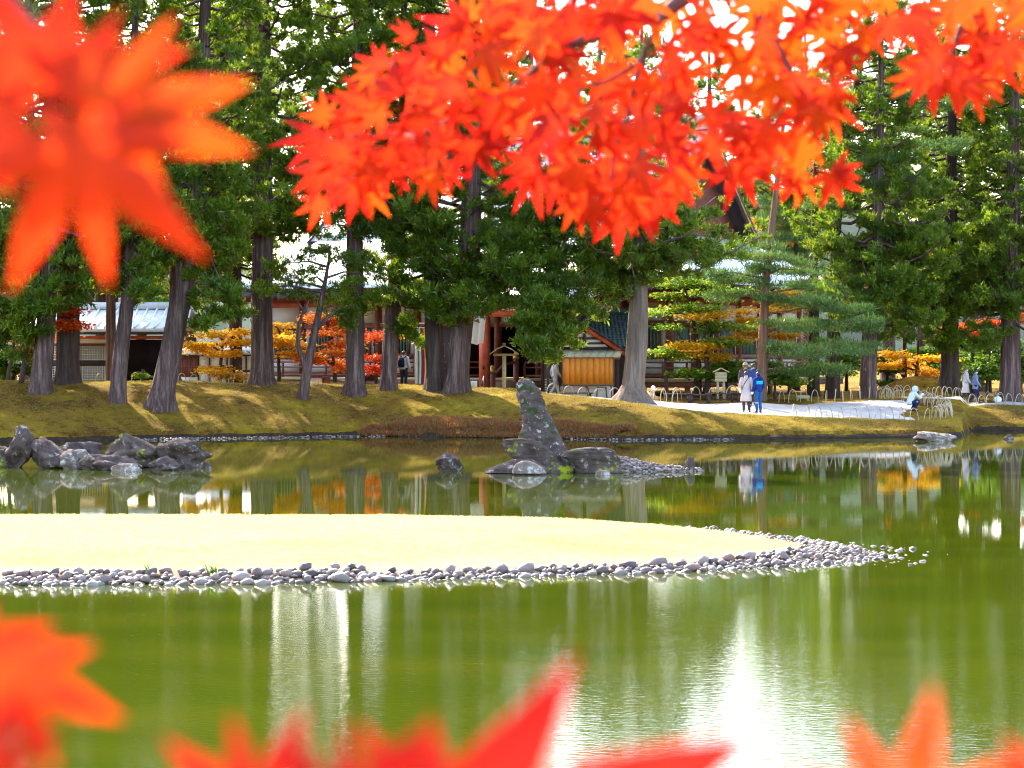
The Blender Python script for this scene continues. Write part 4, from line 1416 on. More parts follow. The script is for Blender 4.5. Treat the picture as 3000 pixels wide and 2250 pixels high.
# fascia and soffit
for a, b in (((ex0, ey0), (ex1, ey0)), ((ex1, ey0), (ex1, ey1)), ((ex0, ey0), (ex0, ey1))):
    w = MB()
    n = 24
    pp = []
    for i in range(n + 1):
        x, y = a[0] + (b[0] - a[0]) * i / n, a[1] + (b[1] - a[1]) * i / n
        x += 0.05 if x < -10 else -0.05
        y += 0.05 if y < 8 else -0.05
        pp.append((x, y, roof_h(0) + upturn(x, y) - 0.38))
    for p, q in zip(pp[:-1], pp[1:]):
        w.bar(p, q, 0.10, 0.34)
    w.build('eave_board', M['dark_wood'], hall)
w = MB()
w.quad((ex0 + .1, ey0 + .1, EZ - 0.10), (ex1 - .1, ey0 + .1, EZ - 0.10), (ex1 - .1, ey1 - .1, EZ - 0.10), (ex0 + .1, ey1 - .1, EZ - 0.10))
w.build('soffit', M['vermilion'], hall)
w = MB()
for i in range(int((ex1 - ex0) / 0.45)):
    x = ex0 + 0.3 + i * 0.45
    w.box(x, x + 0.11, ey0 + 0.15, -0.12, EZ - 0.26, EZ - 0.11)
for i in range(int((ey1 - ey0) / 0.45)):
    y = ey0 + 0.3 + i * 0.45
    w.box(0.12, ex1 - 0.15, y, y + 0.11, EZ - 0.26, EZ - 0.11)
o = w.build('rafters', M['vermilion'], hall)
o['kind'] = 'stuff'

# walls, posts, beams, windows
VZ = 0.88


def wall_run(axis, a, b, bays, entrance=()):
    """axis 'x': front at Y=0; axis 'y': side at X=0"""
    step = (b - a) / bays

    def bx(mb_, p0, p1, o0, o1, z0, z1):
        if axis == 'x':
            mb_.box(p0, p1, o0, o1, z0, z1)
        else:
            mb_.box(-o1, -o0, p0, p1, z0, z1)
    for i in range(bays + 1):
        w_ = MB()
        p = a + i * step
        if axis == 'x':
            w_.rings([(p, 0.0, VZ, .2, .2), (p, 0.0, EZ - .1, .18, .18)], 12)
        else:
            w_.rings([(0.0, p, VZ, .2, .2), (0.0, p, EZ - .1, .18, .18)], 12)
        if not (axis == 'y' and i == 0):
            w_.build('post', M['redbrown'], hall, True)
    for zc, hgt in ((4.75, .36), (3.55, .26), (1.95, .22), (1.0, .2)):
        w_ = MB()
        if zc < 3 and axis == 'x':
            lo_, hi_ = min(entrance), max(entrance) + 1
            bx(w_, a, a + lo_ * step, -.10, .10, zc - hgt / 2, zc + hgt / 2)
            w_.build('beam', M['redbrown'], hall)
            w_ = MB()
            bx(w_, a + hi_ * step, b, -.10, .10, zc - hgt / 2, zc + hgt / 2)
        else:
            bx(w_, a, b, -.10, .10, zc - hgt / 2, zc + hgt / 2)
        w_.build('beam', M['vermilion'] if zc > 4 else M['redbrown'], hall)
    for i in range(bays):
        p0, p1 = a + i * step + .19, a + (i + 1) * step - .19
        w_ = MB()
        bx(w_, p0, p1, .02, .12, 3.69, 4.56)
        w_.build('plaster_panel', M['plaster'], hall)
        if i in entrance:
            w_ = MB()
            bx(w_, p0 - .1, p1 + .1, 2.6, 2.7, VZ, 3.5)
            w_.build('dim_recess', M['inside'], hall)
            continue
        w_ = MB()
        bx(w_, p0, p1, .02, .12, 1.11, 1.83)
        w_.build('plaster_panel', M['plaster'], hall)
        m0, m1 = p0 + .35, p1 - .35
        for q0, q1 in ((p0, m0 - .06), (m1 + .06, p1)):
            w_ = MB()
            bx(w_, q0, q1, .02, .12, 2.07, 3.41)
            w_.build('plaster_panel', M['plaster'], hall)
        fr = MB()
        bx(fr, m0 - .08, m0, -.06, .12, 2.07, 3.41)
        bx(fr, m1, m1 + .08, -.06, .12, 2.07, 3.41)
        bx(fr, m0, m1, .10, .14, 2.07, 3.41)
        win = fr.build('window', M['redbrown'], hall)
        n = int((m1 - m0) / .17)
        for j in range(n):
            s_ = MB()
            q = m0 + (j + .3) * (m1 - m0) / n
            bx(s_, q, q + .085, 0.0, .07, 2.08, 3.40)
            s_.build('slat', M['lattice_green'], win)


wall_run('x', XL, XR, 10, entrance=(5, 6))
wall_run('y', 0.0, YB, 6)
w = MB()
w.box(XL + .2, -.2, .4, YB - .2, VZ, EZ - .2)
# inner dark block leaves the entrance recess open
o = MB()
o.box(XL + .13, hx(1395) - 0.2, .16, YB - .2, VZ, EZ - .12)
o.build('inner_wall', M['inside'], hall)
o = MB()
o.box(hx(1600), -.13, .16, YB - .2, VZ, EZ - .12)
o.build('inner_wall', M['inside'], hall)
# veranda
VO = 1.9
w = MB()
w.box(XL - VO, XR + VO, -VO, -.25, VZ - .14, VZ)
w.build('veranda_deck', M['pale_wood'], hall)
w = MB()
w.box(.25, XR + VO - .003, -.25, YB + VO, VZ - .14, VZ - .003)
w.build('veranda_deck', M['pale_wood'], hall)
w = MB()
w.box(XL - VO + .05, XR + VO - .05, -VO + .06, -VO + .2, VZ - .42, VZ - .143)
w.build('veranda_beam', M['redbrown'], hall)
w = MB()
w.box(XR + VO - .2, XR + VO - .06, -VO + .2, YB + VO, VZ - .42, VZ - .143)
w.build('veranda_beam', M['redbrown'], hall)
for i in range(13):
    x = XL - 1.7 + i * (XR - XL + 3.4) / 12
    w = MB()
    w.box(x - .1, x + .1, -VO + .22, -VO + .42, -.3, VZ - .145)
    w.build('veranda_leg', M['mid_wood'], hall)
for i in range(7):
    y = 0.6 + i * 2.6
    w = MB()
    w.box(XR + VO - .42, XR + VO - .22, y, y + .2, -.3, VZ - .145)
    w.build('veranda_leg', M['mid_wood'], hall)
sx0, sx1 = hx(1440, -2), hx(1530, -2)


def railing(pts_):
    (x0, y0), (x1, y1) = pts_
    L = math.hypot(x1 - x0, y1 - y0)
    n = max(1, round(L / 1.35))
    for z, t in ((VZ + .78, .09), (VZ + .52, .07), (VZ + .12, .09)):
        w_ = MB()
        w_.bar((x0, y0, z), (x1, y1, z), t, t)
        w_.build('rail', M['redbrown'], hall)
    for i in range(n + 1):
        x, y = x0 + (x1 - x0) * i / n, y0 + (y1 - y0) * i / n
        w_ = MB()
        w_.box(x - .045, x + .045, y - .045, y + .045, VZ, VZ + .74)
        w_.build('baluster', M['redbrown'], hall)


railing(((XL - VO + .15, -VO + .15), (sx0 - .5, -VO + .15)))
railing(((sx1, -VO + .15), (XR + VO - .15, -VO + .15)))
railing(((XR + VO - .15, -VO + .15), (XR + VO - .15, YB + 1)))
for i in range(5):
    w = MB()
    w.box(sx0 - .4, sx1, -VO - .32 * (i + 1), -VO - .32 * i - .002, -.2, VZ - .17 * (i + 1))
    w.build('step', M['mid_wood'], hall)
for (u, py, Y) in ((1512, 1052, -2.0), (1443, 1092, -3.6)):
    X = hx(u, Y)
    zt = hz(py, X, Y)
    w = MB()
    w.rings([(X, Y, -.2, .15, .15), (X, Y, zt, .14, .14)], 12)
    np_ = w.build('newel_post', M['redbrown'], hall, True)
    w = MB()
    w.rings([(X, Y, zt, .16, .16), (X, Y, zt + .12, .16, .16), (X, Y, zt + .16, .09, .09), (X, Y, zt + .26, .15, .15), (X, Y, zt + .38, .02, .02)], 12)
    w.build('brass_cap', M['gold'], np_, True)
X0, X1 = hx(1512, -2), hx(1443, -3.6)
w = MB()
w.tube([(X0, -2.0, hz(1060, X0, -2)), ((X0 + X1) / 2, -2.8, hz(1068, X0, -2.5)), (X1, -3.6, hz(1105, X1, -3.6))], [.07, .07, .07], 8)
w.build('stair_rail', M['redbrown'], hall, True)
# porch
for u in (1420, 1640):
    X = hx(u, -4.4)
    w = MB()
    w.box(X - .2, X + .2, -4.6, -4.2, -.25, 4.3)
    pp_ = w.build('porch_pillar', M['vermilion'], hall)
    w = MB()
    w.box(X - .32, X + .32, -4.75, -4.05, 4.3, 4.52)
    w.box(X - .5, X + .5, -4.52, -4.28, 4.52, 4.72)
    w.build('bracket', M['vermilion'], pp_)
w = MB()
w.box(hx(1420, -4.4) - .9, hx(1640, -4.4) + .9, -4.53, -4.27, 3.85, 4.2)
w.build('porch_beam', M['vermilion'], hall)
w = MB()
w.add([(hx(1420, -4.4) - 2, -5.6, 4.72), (hx(1640, -4.4) + 2, -5.6, 4.72), (hx(1640, -4.4) + 2, -2.2, 5.5), (hx(1420, -4.4) - 2, -2.2, 5.5)], f4=[(0, 1, 2, 3)])
po = w.build('porch_roof', M['copper_roof'], hall)
so = po.modifiers.new('thick', 'SOLIDIFY')
so.thickness = 0.2
for j in range(2):                                     # door leaf with studs beside the entrance
    X = hx(1366, 0)
    w = MB()
    w.box(X - 1.3, X + 0.0, -.28, -.2, VZ + .02, 3.4)
    dr_ = w.build('door', M['dark_wood'], hall)
    for row in range(3):
        s_ = MB()
        for q in range(5):
            s_.ball((X - 1.1 + q * .24, -.30, 1.35 + row * .62), .035, .035, .035, 6, 4)
        s_.build('stud_row', M['gold'], dr_)
    break

# curtain and banner hung at the porch
dC = 104.5
w = MB()
pv = []
for j in range(7):
    for i in range(13):
        px = 1372 + 50 * i / 12 - 8 * (j / 6) * (1 if True else 0) + (3 * math.sin(i * 1.1) if j else 0)
        py = 922 + 86 * j / 6 + (2.5 * math.sin(i * .9 + 1) if j == 6 else 0)
        q = P(px, py, dC)
        pv.append((q.x, q.y + .06 * math.sin(i * 1.3 + j * .2) * (.3 + j / 6), q.z))
w.add(pv, f4=[(j * 13 + i, j * 13 + i + 1, (j + 1) * 13 + i + 1, (j + 1) * 13 + i) for j in range(6) for i in range(12)])
o = w.build('curtain', M['plaster'], None, True)
tag(o, 'white cloth curtain hanging beside the vermilion porch pillar', 'curtain')
mk = MB()
q = P(1396, 942, dC)
mk.add([(q.x - .16, q.y - .09, q.z + .03), (q.x + .1, q.y - .09, q.z + .12), (q.x + .16, q.y - .09, q.z - .07), (q.x + .03, q.y - .09, q.z - .04)], f4=[(0, 1, 2, 3)])
mk.build('dark_mark', M['mid_wood'], o)
dB = 103.5
ban = empty('banner', (P(1217, 1130, dB).x, dB, tz(P(1217, 1130, dB).x, dB)))
tag(ban, 'five coloured striped temple banner hanging from a white pole', 'banner')
bl = ban.location
w = MB()
w.tube([(0, 0, 0), (0, 0, P(0, 955, dB).z - bl.z)], .03, 8)
w.tube([(-.02, 0, P(0, 960, dB).z - bl.z), (.62, 0, P(0, 960, dB).z - bl.z)], .02, 6)
w.build('pole', M['white_paint'], ban)
cols = [('banner_white', (.8, .8, .8)), ('banner_green', (.10, .35, .18)), ('banner_white', (.8, .8, .8)), ('banner_purple', (.22, .06, .2)), ('banner_red', (.6, .05, .04)), ('banner_yellow', (.8, .55, .04)), ('banner_orange', (.8, .28, .03))]
for i, (nm, c) in enumerate(cols):
    w = MB()
    pv = []
    for j in range(9):
        t = j / 8
        wdt = 26 + 10 * math.sin(t * 2.4)
        z = P(0, 962 + 162 * t, dB).z - bl.z
        for e in (0, 1):
            xx_ = ((2 + wdt * (i + e * 1.0) / len(cols)) * MPP(dB))
            pv.append((xx_, .05 * math.sin((i + e) * 1.9 + t * 2), z))
    w.add(pv, f4=[(j * 2, j * 2 + 1, j * 2 + 3, j * 2 + 2) for j in range(8)])
    w.build('stripe', cloth(nm, c, .05), ban)

# ------------------------------------------------------------------ small tiled shelter
dH = 102.5
SB = P(1710, 1160, dH)
sh = empty('shelter', (SB.x, dH, tz(SB.x, dH)))
tag(sh, 'small open shelter with a dark tiled roof and vermilion gable boards', 'shelter')
sl = sh.location


def S(px, py, dy=0.0):
    q = P(px, py, dH + dy)
    return (q.x - sl.x, dy, q.z - sl.z)


def sbox(name, px0, px1, py0, py1, dy0, dy1, mat, parent=None):
    a, b = S(px0, py1), S(px1, py0)
    w_ = MB()
    w_.box(a[0], b[0], dy0, dy1, a[2], b[2])
    return w_.build(name, M[mat], parent or sh)


# main roof: courses of tiles stepping up to the ridge
NC = 13
rp = MB()
for i in range(NC):
    f0, f1 = i / NC, (i + 1) / NC
    y0, y1 = 0.5 + 3.0 * f0, 0.5 + 3.0 * f1 + .12
    z0 = S(0, 1016 - 100 * (f0 ** 1.1))[2]
    z1 = S(0, 1016 - 100 * (f1 ** 1.1))[2]
    xa, xb = S(1570 + 8 * f0, 0)[0], S(1903 - 14 * f0, 0)[0]
    c = MB()
    n = 26
    for j in range(n):                                 # each course is a row of lapped tiles
        q0, q1 = xa + (xb - xa) * j / n, xa + (xb - xa) * (j + .94) / n
        c.add([(q0, y0, z0 + .05), (q1, y0, z0 + .05), (q1, y1, z1 + .05), (q0, y1, z1 + .05), (q0, y0, z0 - .03), (q1, y0, z0 - .03), (q1, y1, z1 - .03), (q0, y1, z1 - .03)],
              f4=[(0, 1, 2, 3), (4, 7, 6, 5), (0, 4, 5, 1), (1, 5, 6, 2), (3, 2, 6, 7), (0, 3, 7, 4)])
    c.build('tile_course', M['tile'], sh)
w = MB()
a, b = S(1575, 912), S(1892, 912)
w.box(a[0], b[0], 3.4, 3.75, a[2] - .1, a[2] + .2)
w.build('ridge', M['tile'], sh)
# front gable
GP = [(1575, 1012), (1625, 1001), (1670, 985), (1712, 960), (1752, 985), (1795, 1013), (1836, 1040)]
for seq in (GP[:4], GP[3:]):
    w = MB()
    for p, q in zip(seq[:-1], seq[1:]):
        w.bar(S(p[0], p[1], -.55), S(q[0], q[1], -.55), .09, .20)
    w.build('gable_board', M['vermilion'], sh)
    w = MB()
    for p, q in zip(seq[:-1], seq[1:]):
        a, b = Vector(S(p[0], p[1] - 9, -.7)), Vector(S(q[0], q[1] - 9, -.7))
        w.add([a, b, b + Vector((0, 1.6, .0)), a + Vector((0, 1.6, .0)), a + Vector((0, 0, .07)), b + Vector((0, 0, .07)), b + Vector((0, 1.6, .07)), a + Vector((0, 1.6, .07))],
              f4=[(0, 3, 2, 1), (4, 5, 6, 7), (0, 1, 5, 4), (1, 2, 6, 5), (2, 3, 7, 6), (3, 0, 4, 7)])
    w.build('gable_roof', M['tile'], sh)
w = MB()
a = [S(1640, 1022, -.35), S(1790, 1022, -.35), S(1712, 968, -.35)]
w.add(a, f3=[(0, 1, 2)])
w.build('gable_plaster', M['plaster'], sh)
for (x0, x1, y0, y1) in ((1668, 1760, 988, 995), (1650, 1780, 1003, 1009), (1640, 1792, 1016, 1023), (1708, 1717, 966, 1022)):
    sbox('gable_beam', x0, x1, y0, y1, -.45 - (0.03 if y1 - y0 > 20 else 0), -.36, 'dark_wood')
# pent roof of bleached boards
for i in range(10):
    x0, x1 = 1592 + i * 22.6, 1592 + (i + 1) * 22.6 - .8
    w = MB()
    p = [S(x0 + 6, 1024, -.5), S(x1 + 6, 1024, -.5), S(x1, 1045, -1.5), S(x0, 1045, -1.5)]
    p2 = [(q[0], q[1], q[2] - .05) for q in p]
    w.add(p + p2, f4=[(0, 1, 2, 3), (4, 7, 6, 5), (0, 4, 5, 1), (1, 5, 6, 2), (2, 6, 7, 3), (3, 7, 4, 0)])
    w.build('roof_board', M['pale_wood'], sh)
sbox('eave_beam', 1600, 1812, 1047, 1053, -1.42, -1.32, 'vermilion')
for u in (1604, 1806):
    sbox('post', u - 4, u + 4, 1053, 1172, -1.42, -1.30, 'dark_wood')
for u in (1590, 1880):
    sbox('post', u - 5, u + 5, 1018, 1172, .55, .75, 'dark_wood')
sbox('back_wall', 1596, 1874, 1022, 1172, 1.5, 1.6, 'dark_wood')
sbox('base_panel', 1642, 1796, 1131, 1176, -.3, -.2, 'plaster')

# noticeboard of honey coloured planks
dN = 100.6
nb = P(1722, 1175, dN)
nbo = empty('noticeboard', (nb.x, dN, tz(nb.x, dN)))
tag(nbo, 'blank honey coloured plank noticeboard standing under the shelter eaves', 'noticeboard')
nl = nbo.location


def NB(px, py):
    q = P(px, py, dN)
    return q.x - nl.x, q.z - nl.z


edges = [1650, 1668, 1684, 1701, 1719, 1738, 1757, 1771, 1785, 1796]
for e0, e1 in zip(edges[:-1], edges[1:]):
    a, b = NB(e0, 1125), NB(e1, 1050)
    w = MB()
    j = R_.uniform(-.006, .006)
    w.box(a[0], b[0] - .006, -.03 + j, .02, a[1], b[1])
    w.build('plank', M['orange_wood'], nbo)
for (x0, x1, y0, y1) in ((1647, 1799, 1047, 1050), (1645, 1799, 1125, 1130), (1646, 1650, 1050, 1125), (1796, 1800, 1050, 1125)):
    a, b = NB(x0, y1), NB(x1, y0)
    w = MB()
    w.box(a[0], b[0], -.05, .03, a[1], b[1])
    w.build('frame', M['mid_wood'], nbo)
for (xa, xb, wd) in ((1718, 1728, .12), (1652, 1649, .05), (1790, 1793, .05)):
    a, b = NB(xa, 1130), NB(xb, 1130)
    w = MB()
    w.bar((a[0], .04, a[1]), (b[0], .02, -.05), wd, wd)
    w.build('leg', M['redbrown'], nbo)


def thing_at(name, label, cat, px, py, d=None, rz=0.0, group=None, z=None):
    p = on_ground(px, py) if d is None else Vector(((px - CX) / F * d, d, tz((px - CX) / F * d, d)))
    o = empty(name, p, rz)
    return tag(o, label, cat, group)


# stool under the board
t = thing_at('stool', 'small dark wooden stool beside the noticeboard leg', 'stool', 1763, 1172, 100.2)
w = MB(); w.box(-.24, .24, -.16, .16, .5, .545); w.build('seat', M['mid_wood'], t)
for sx in (-1, 1):
    for sy in (-1, 1):
        w = MB(); w.bar((sx * .24, sy * .15, -.02), (sx * .19, sy * .12, .5), .04, .04); w.build('leg', M['mid_wood'], t)
# low bench in front of the board
t = thing_at('bench', 'low narrow bench with a black end under the noticeboard', 'bench', 1690, 1163, 99.6)
w = MB(); w.box(-.75, .75, -.14, .14, .22, .27); w.build('seat', M['dark_wood'], t)
for sx in (-.6, .6):
    w = MB(); w.box(sx - .05, sx + .05, -.12, .12, -.03, .22); w.build('leg', M['black'], t)
# basket stack beside the man
for i in range(3):
    t = thing_at('basket', ['white wire basket at the bottom of the stack by the shelter', 'white wire basket in the middle of the stack by the shelter', 'white wire basket on top of the stack by the shelter'][i], 'basket', 1612, 1158, 103.0, group='baskets by the shelter')
    t.location.z += i * .30
    w = MB()
    for zz_ in (0.02, .10, .18, .26):
        for (a, b) in (((-.24, -.18), (.24, -.18)), ((.24, -.18), (.24, .18)), ((.24, .18), (-.24, .18)), ((-.24, .18), (-.24, -.18))):
            w.bar((a[0], a[1], zz_), (b[0], b[1], zz_), .025, .035)
    w.build('wire_frame', M['white_paint'], t)
    w = MB(); w.box(-.2, .2, -.14, .14, .02, .24); w.build('contents', M['mid_wood'], t)

# roofed post sign
t = thing_at('post_sign', 'weathered post carrying a small gabled wooden roof', 'sign', 1477, 1138, 100.0)
tl = t.location
w = MB(); w.box(-.09, .09, -.09, .09, -.1, P(0, 1040, 100).z - tl.z); w.build('post', M['pale_wood'], t)
zr = P(0, 1018, 100).z - tl.z
for sgn in (-1, 1):
    w = MB()
    for i in range(5):
        y0 = -.55 + i * .22
        a = [(0, y0, zr + .10), (sgn * .35, y0, zr - .06), (sgn * .66, y0, zr - .30)]
        for p, q in zip(a[:-1], a[1:]):
            w.add([p, q, (q[0], q[1] + .21, q[2]), (p[0], p[1] + .21, p[2]), (p[0], p[1], p[2] - .05), (q[0], q[1], q[2] - .05), (q[0], q[1] + .21, q[2] - .05), (p[0], p[1] + .21, p[2] - .05)],
                  f4=[(0, 1, 2, 3), (4, 7, 6, 5), (0, 4, 5, 1), (1, 5, 6, 2), (2, 6, 7, 3), (3, 7, 4, 0)])
    w.build('roof_slope', M['pale_wood'], t)
w = MB(); w.box(-.08, .08, -.6, .6, zr + .08, zr + .2); w.build('ridge_cap', M['mid_wood'], t)
w = MB(); w.box(-.5, .5, -.05, .05, zr - .38, zr - .28); w.build('crossbar', M['pale_wood'], t)
# tripod
t = thing_at('tripod', 'black camera tripod standing before the vermilion pillar', 'tripod', 1418, 1136, 101.0)
w = MB()
for a in (0.5, 2.6, 4.7):
    w = MB(); w.tube([(math.cos(a) * .3, math.sin(a) * .3, 0), (0, 0, .85)], .022, 6); w.build('leg', M['black'], t)
w = MB(); w.tube([(0, 0, .8), (0, 0, 1.15)], .022, 6); w.build('column', M['black'], t)
w = MB(); w.box(-.07, .07, -.06, .06, 1.15, 1.32); w.tube([(0, -.06, 1.24), (0, -.15, 1.24)], .045, 8); w.build('camera_head', M['black'], t)
# white card stand
t = thing_at('card_stand', 'small white card standing on a pale box by the cedar trunk', 'sign', 1384, 1130, 101.5)
w = MB(); w.box(-.3, .2, -.12, .12, -.05, .22); w.build('box', M['pale_wood'], t)
w = MB(); w.box(-.08, .22, -.02, .02, .22, .62); w.build('card', M['white_paint'], t)
# white cabinet among the maples
t = thing_at('cabinet', 'white panelled cabinet between the maples before the hall', 'cabinet', 932, 1125, 103.5)
w = MB(); w.box(-.36, .2, -.2, .2, -.1, .72); w.build('body', M['white_paint'], t)
for i in range(4):
    w = MB(); w.box(-.35 + i * .137, -.35 + i * .137 + .12, -.215, -.2, 0, .7); w.build('panel', M['plaster'], t)
w = MB(); w.box(-.4, .24, -.24, .24, .72, .78); w.build('top', M['mid_wood'], t)
t = thing_at('post_box', 'square reddish timber post beside the white cabinet', 'post', 956, 1125, 103.5)
w = MB(); w.box(-.17, .17, -.17, .17, -.1, .76); w.build('shaft', M['redbrown'], t)
w = MB(); w.box(-.2, .2, -.2, .2, .76, .82); w.build('cap', M['mid_wood'], t)
t = thing_at('notice_stand', 'black notice stand with a pale sheet before the red maple', 'sign', 1085, 1110, 104.5)
w = MB(); w.box(-.3, .3, -.03, .03, .55, 1.05); w.build('board', M['black'], t)
w = MB(); w.box(-.24, .24, -.045, -.032, .85, 1.02); w.build('sheet', M['white_paint'], t)
for sx in (-.22, .22):
    w = MB(); w.box(sx - .03, sx + .03, -.03, .03, -.1, .55); w.build('leg', M['black'], t)

# wooden sign on two posts
t = thing_at('wooden_sign', 'roofed wooden sign panel on two posts beside the benches', 'sign', 2112, 1156, 97.5)
tl = t.location
zt, zb = P(0, 1090, 97.5).z - tl.z, P(0, 1119, 97.5).z - tl.z
for i in range(3):
    w = MB(); w.box(-.26, .26, -.04, .03, zb + (zt - zb) * i / 3 + .004, zb + (zt - zb) * (i + 1) / 3); w.build('plank', M['pale_wood'], t)
for sgn in (-1, 1):
    w = MB(); w.bar((0, 0, zt + .17), (sgn * .36, 0, zt - .01), .34, .04); w.build('roof_slope', M['pale_wood'], t)
    w = MB(); w.box(sgn * .13 - .05, sgn * .13 + .05, .04, .12, -.1, zt); w.build('post', M['pale_wood'], t)
# benches on the path side
for i, (u, L, lab) in enumerate(((1990, .62, 'dark slatted bench closest to the globe lamp'), (2048, .55, 'dark slatted bench in the middle of the row'), (2118, .75, 'dark slatted bench below the roofed sign panel'), (2172, .5, 'dark slatted bench at the end of the row behind the visitors'))):
    t = thing_at('bench', lab, 'bench', u, 1181, 95.9, group='benches along the path')
    for j in range(3):
        w = MB(); w.box(-L, L, -.2 + j * .14, -.2 + j * .14 + .12, .36, .41); w.build('slat', M['dark_wood'], t)
    for sx in (-L + .1, L - .1):
        for sy in (-.16, .16):
            w = MB(); w.box(sx - .035, sx + .035, sy - .03, sy + .03, -.03, .36); w.build('leg', M['dark_wood'], t)
    w = MB(); w.box(-L + .1, L - .1, -.02, .02, .10, .15); w.build('stretcher', M['dark_wood'], t)
# straw heap at the roots
t = P(1888, 1175, 96.0)
v, f = ICO3[0].copy(), ICO3[1]
v = v * np.array([.62, .5, .30]) * (1 + noise_disp(v, .45, 2.6, 77) + noise_disp(v, .2, 8, 78))[:, None]
o = obj('straw_heap', mesh_np('straw_heap', v, [f], M['straw'], False))
o.location = (t.x, 95.6, tz(t.x, 95.6) + .05)
tag(o, 'heap of orange brown straw at the foot of the massive cedar', 'straw heap')
# globe lamp
t = thing_at('garden_lamp', 'low garden lamp with a white globe beside the straw heap', 'lamp', 1914, 1178, 95.0)
w = MB(); w.tube([(0, 0, -.05), (0, 0, .5)], .025, 8); w.build('pole', M['metal'], t)
w = MB(); w.ball((0, 0, .56), .095, .095, .095, 12, 8); w.build('globe', M['white_paint'], t, True)
t = thing_at('marker_post', 'stubby stone marker post at the edge of the path', 'post', 1828, 1192, 91.5)
w = MB(); w.box(-.07, .07, -.06, .06, -.1, .16); w.build('shaft', M['rock_pink'], t)
w = MB(); w.box(-.055, .055, -.045, .045, .16, .19); w.build('top', M['rock_pink'], t)
# draped bench beyond the couple
t = thing_at('draped_bench', 'grey bench draped with a white cloth beside the grey cedar', 'bench', 2945, 1150, 103.9)
w = MB(); w.box(-.5, .5, -.2, .2, .30, .36); w.build('seat', M['metal'], t)
for sx in (-.4, .4):
    w = MB(); w.box(sx - .04, sx + .04, -.16, .16, -.05, .30); w.build('leg', M['metal'], t)
w = MB()
w.add([(.05, -.24, .02), (.3, -.24, .05), (.36, -.22, .40), (0, -.22, .40), (0, .22, .40), (.36, .22, .40)], f4=[(0, 1, 2, 3), (3, 2, 5, 4)])
w.build('cloth', M['white_paint'], t)
b_ = thing_at('white_bag', 'round white bag on the ground before the draped bench', 'bag', 2923, 1147, 103.4)
w = MB(); w.ball((0, 0, .14), .2, .15, .16, 10, 6); w.build('sack', M['white_paint'], b_, True)
w = MB(); w.tube([(-.05, 0, .28), (0, 0, .36), (.05, 0, .28)], .015, 5); w.build('knot', M['white_paint'], b_)
t = thing_at('timber', 'sawn pale timber lying under the spreading pine', 'timber', 2352, 1152, 98.0, .4)
w = MB(); w.box(-.3, .3, -.08, .08, .12, .26); w.bar((-.3, 0, .0), (-.25, 0, .14), .06, .06); w.bar((.3, 0, .0), (.25, 0, .14), .06, .06); w.build('beam', M['pale_wood'], t)

# ------------------------------------------------------------------ gatehouse and plaster wall
dG = 111.0
gb = P(345, 1110, dG)
gate = empty('gatehouse', (gb.x, dG, 1.28))
tag(gate, 'low gatehouse with a pale tiled roof and a dark open doorway', 'building')
gl = gate.location


def G(px, py):
    q = P(px, py, dG)
    return q.x - gl.x, q.z - gl.z


def gbox(name, px0, px1, py0, py1, y0, y1, mat, parent=None):
    a, b = G(px0, py1), G(px1, py0)
    w_ = MB()
    w_.box(a[0], b[0], y0, y1, a[1], b[1])
    return w_.build(name, M[mat], parent or gate)


a, b = G(60, 970), G(552, 905)
rf = MB()
NC = 14
for sgn in (0, 1):
    v = []
    for i in range(NC + 1):
        s_ = i / NC
        z = a[1] + (b[1] - a[1]) * (s_ ** 1.25) + .1
        y = -1.4 + 4.4 * s_ if sgn == 0 else 7.4 - 4.4 * s_
        v += [(a[0] + .3 * s_, y, z), (b[0] - .3 * s_, y, z)]
    rf.add(v, f4=[(2 * i, 2 * i + 1, 2 * i + 3, 2 * i + 2) for i in range(NC)])
ro = rf.build('roof', M['tile_grey'], gate, True)
so = ro.modifiers.new('thick', 'SOLIDIFY'); so.thickness = .16
w = MB(); w.box(a[0] + .3, b[0] - .3, 2.7, 3.3, b[1] + .05, b[1] + .4); w.build('ridge', M['tile_grey'], ro)
for i in range(16):
    x = a[0] + .5 + i * (b[0] - a[0] - 1) / 15
    w = MB(); w.tube([(x, -1.42, a[1] + .16), (x, .8, a[1] + .50), (x, 3.0, b[1] + .2)], .05, 5); w.build('tile_rib', M['tile_grey'], ro)
gbox('eave_board', 62, 550, 969, 981, -1.36, -1.28, 'dark_wood')
gbox('beam', 100, 520, 984, 993, -.1, .1, 'vermilion')
for u in (110, 228, 322, 492):
    gbox('post', u - 6, u + 6, 993, 1120, -.12, .12, 'pale_wood')
gbox('doorway', 330, 486, 994, 1120, 1.4, 1.5, 'inside')  # dark sheet standing in for the shade inside the opening
gbox('side_wall', 486, 520, 994, 1120, -.02, .06, 'redbrown')
gbox('plaster_panel', 116, 316, 994, 1006, -.02, .06, 'plaster')
gbox('wall_beam', 116, 316, 1006, 1014, -.05, .08, 'redbrown')
lat = gbox('lattice_backing', 116, 316, 1014, 1120, .05, .10, 'dark_wood')
w = MB()
x0, z1 = G(116, 1014)
x1, z0 = G(316, 1120)
q = x0
while q < x1:
    w.box(q, q + .035, -.01, .03, z0, z1); q += .125
q = z0
while q < z1:
    w.box(x0, x1, -.035, -.012, q, q + .035); q += .125
o = w.build('lattice', M['plaster'], gate)
o['kind'] = 'stuff'
gbox('wall_beam', 116, 316, 1056, 1072, -.06, -.036, 'dark_wood')
# plaster wall with its own little roof
wall = empty('plaster_wall', (G(650, 1110)[0] + gl.x, 108.0, 1.28))
tag(wall, 'white plaster wall with dark timber framing and a narrow tiled cap', 'wall')
gl2 = wall.location
dW = 108.0


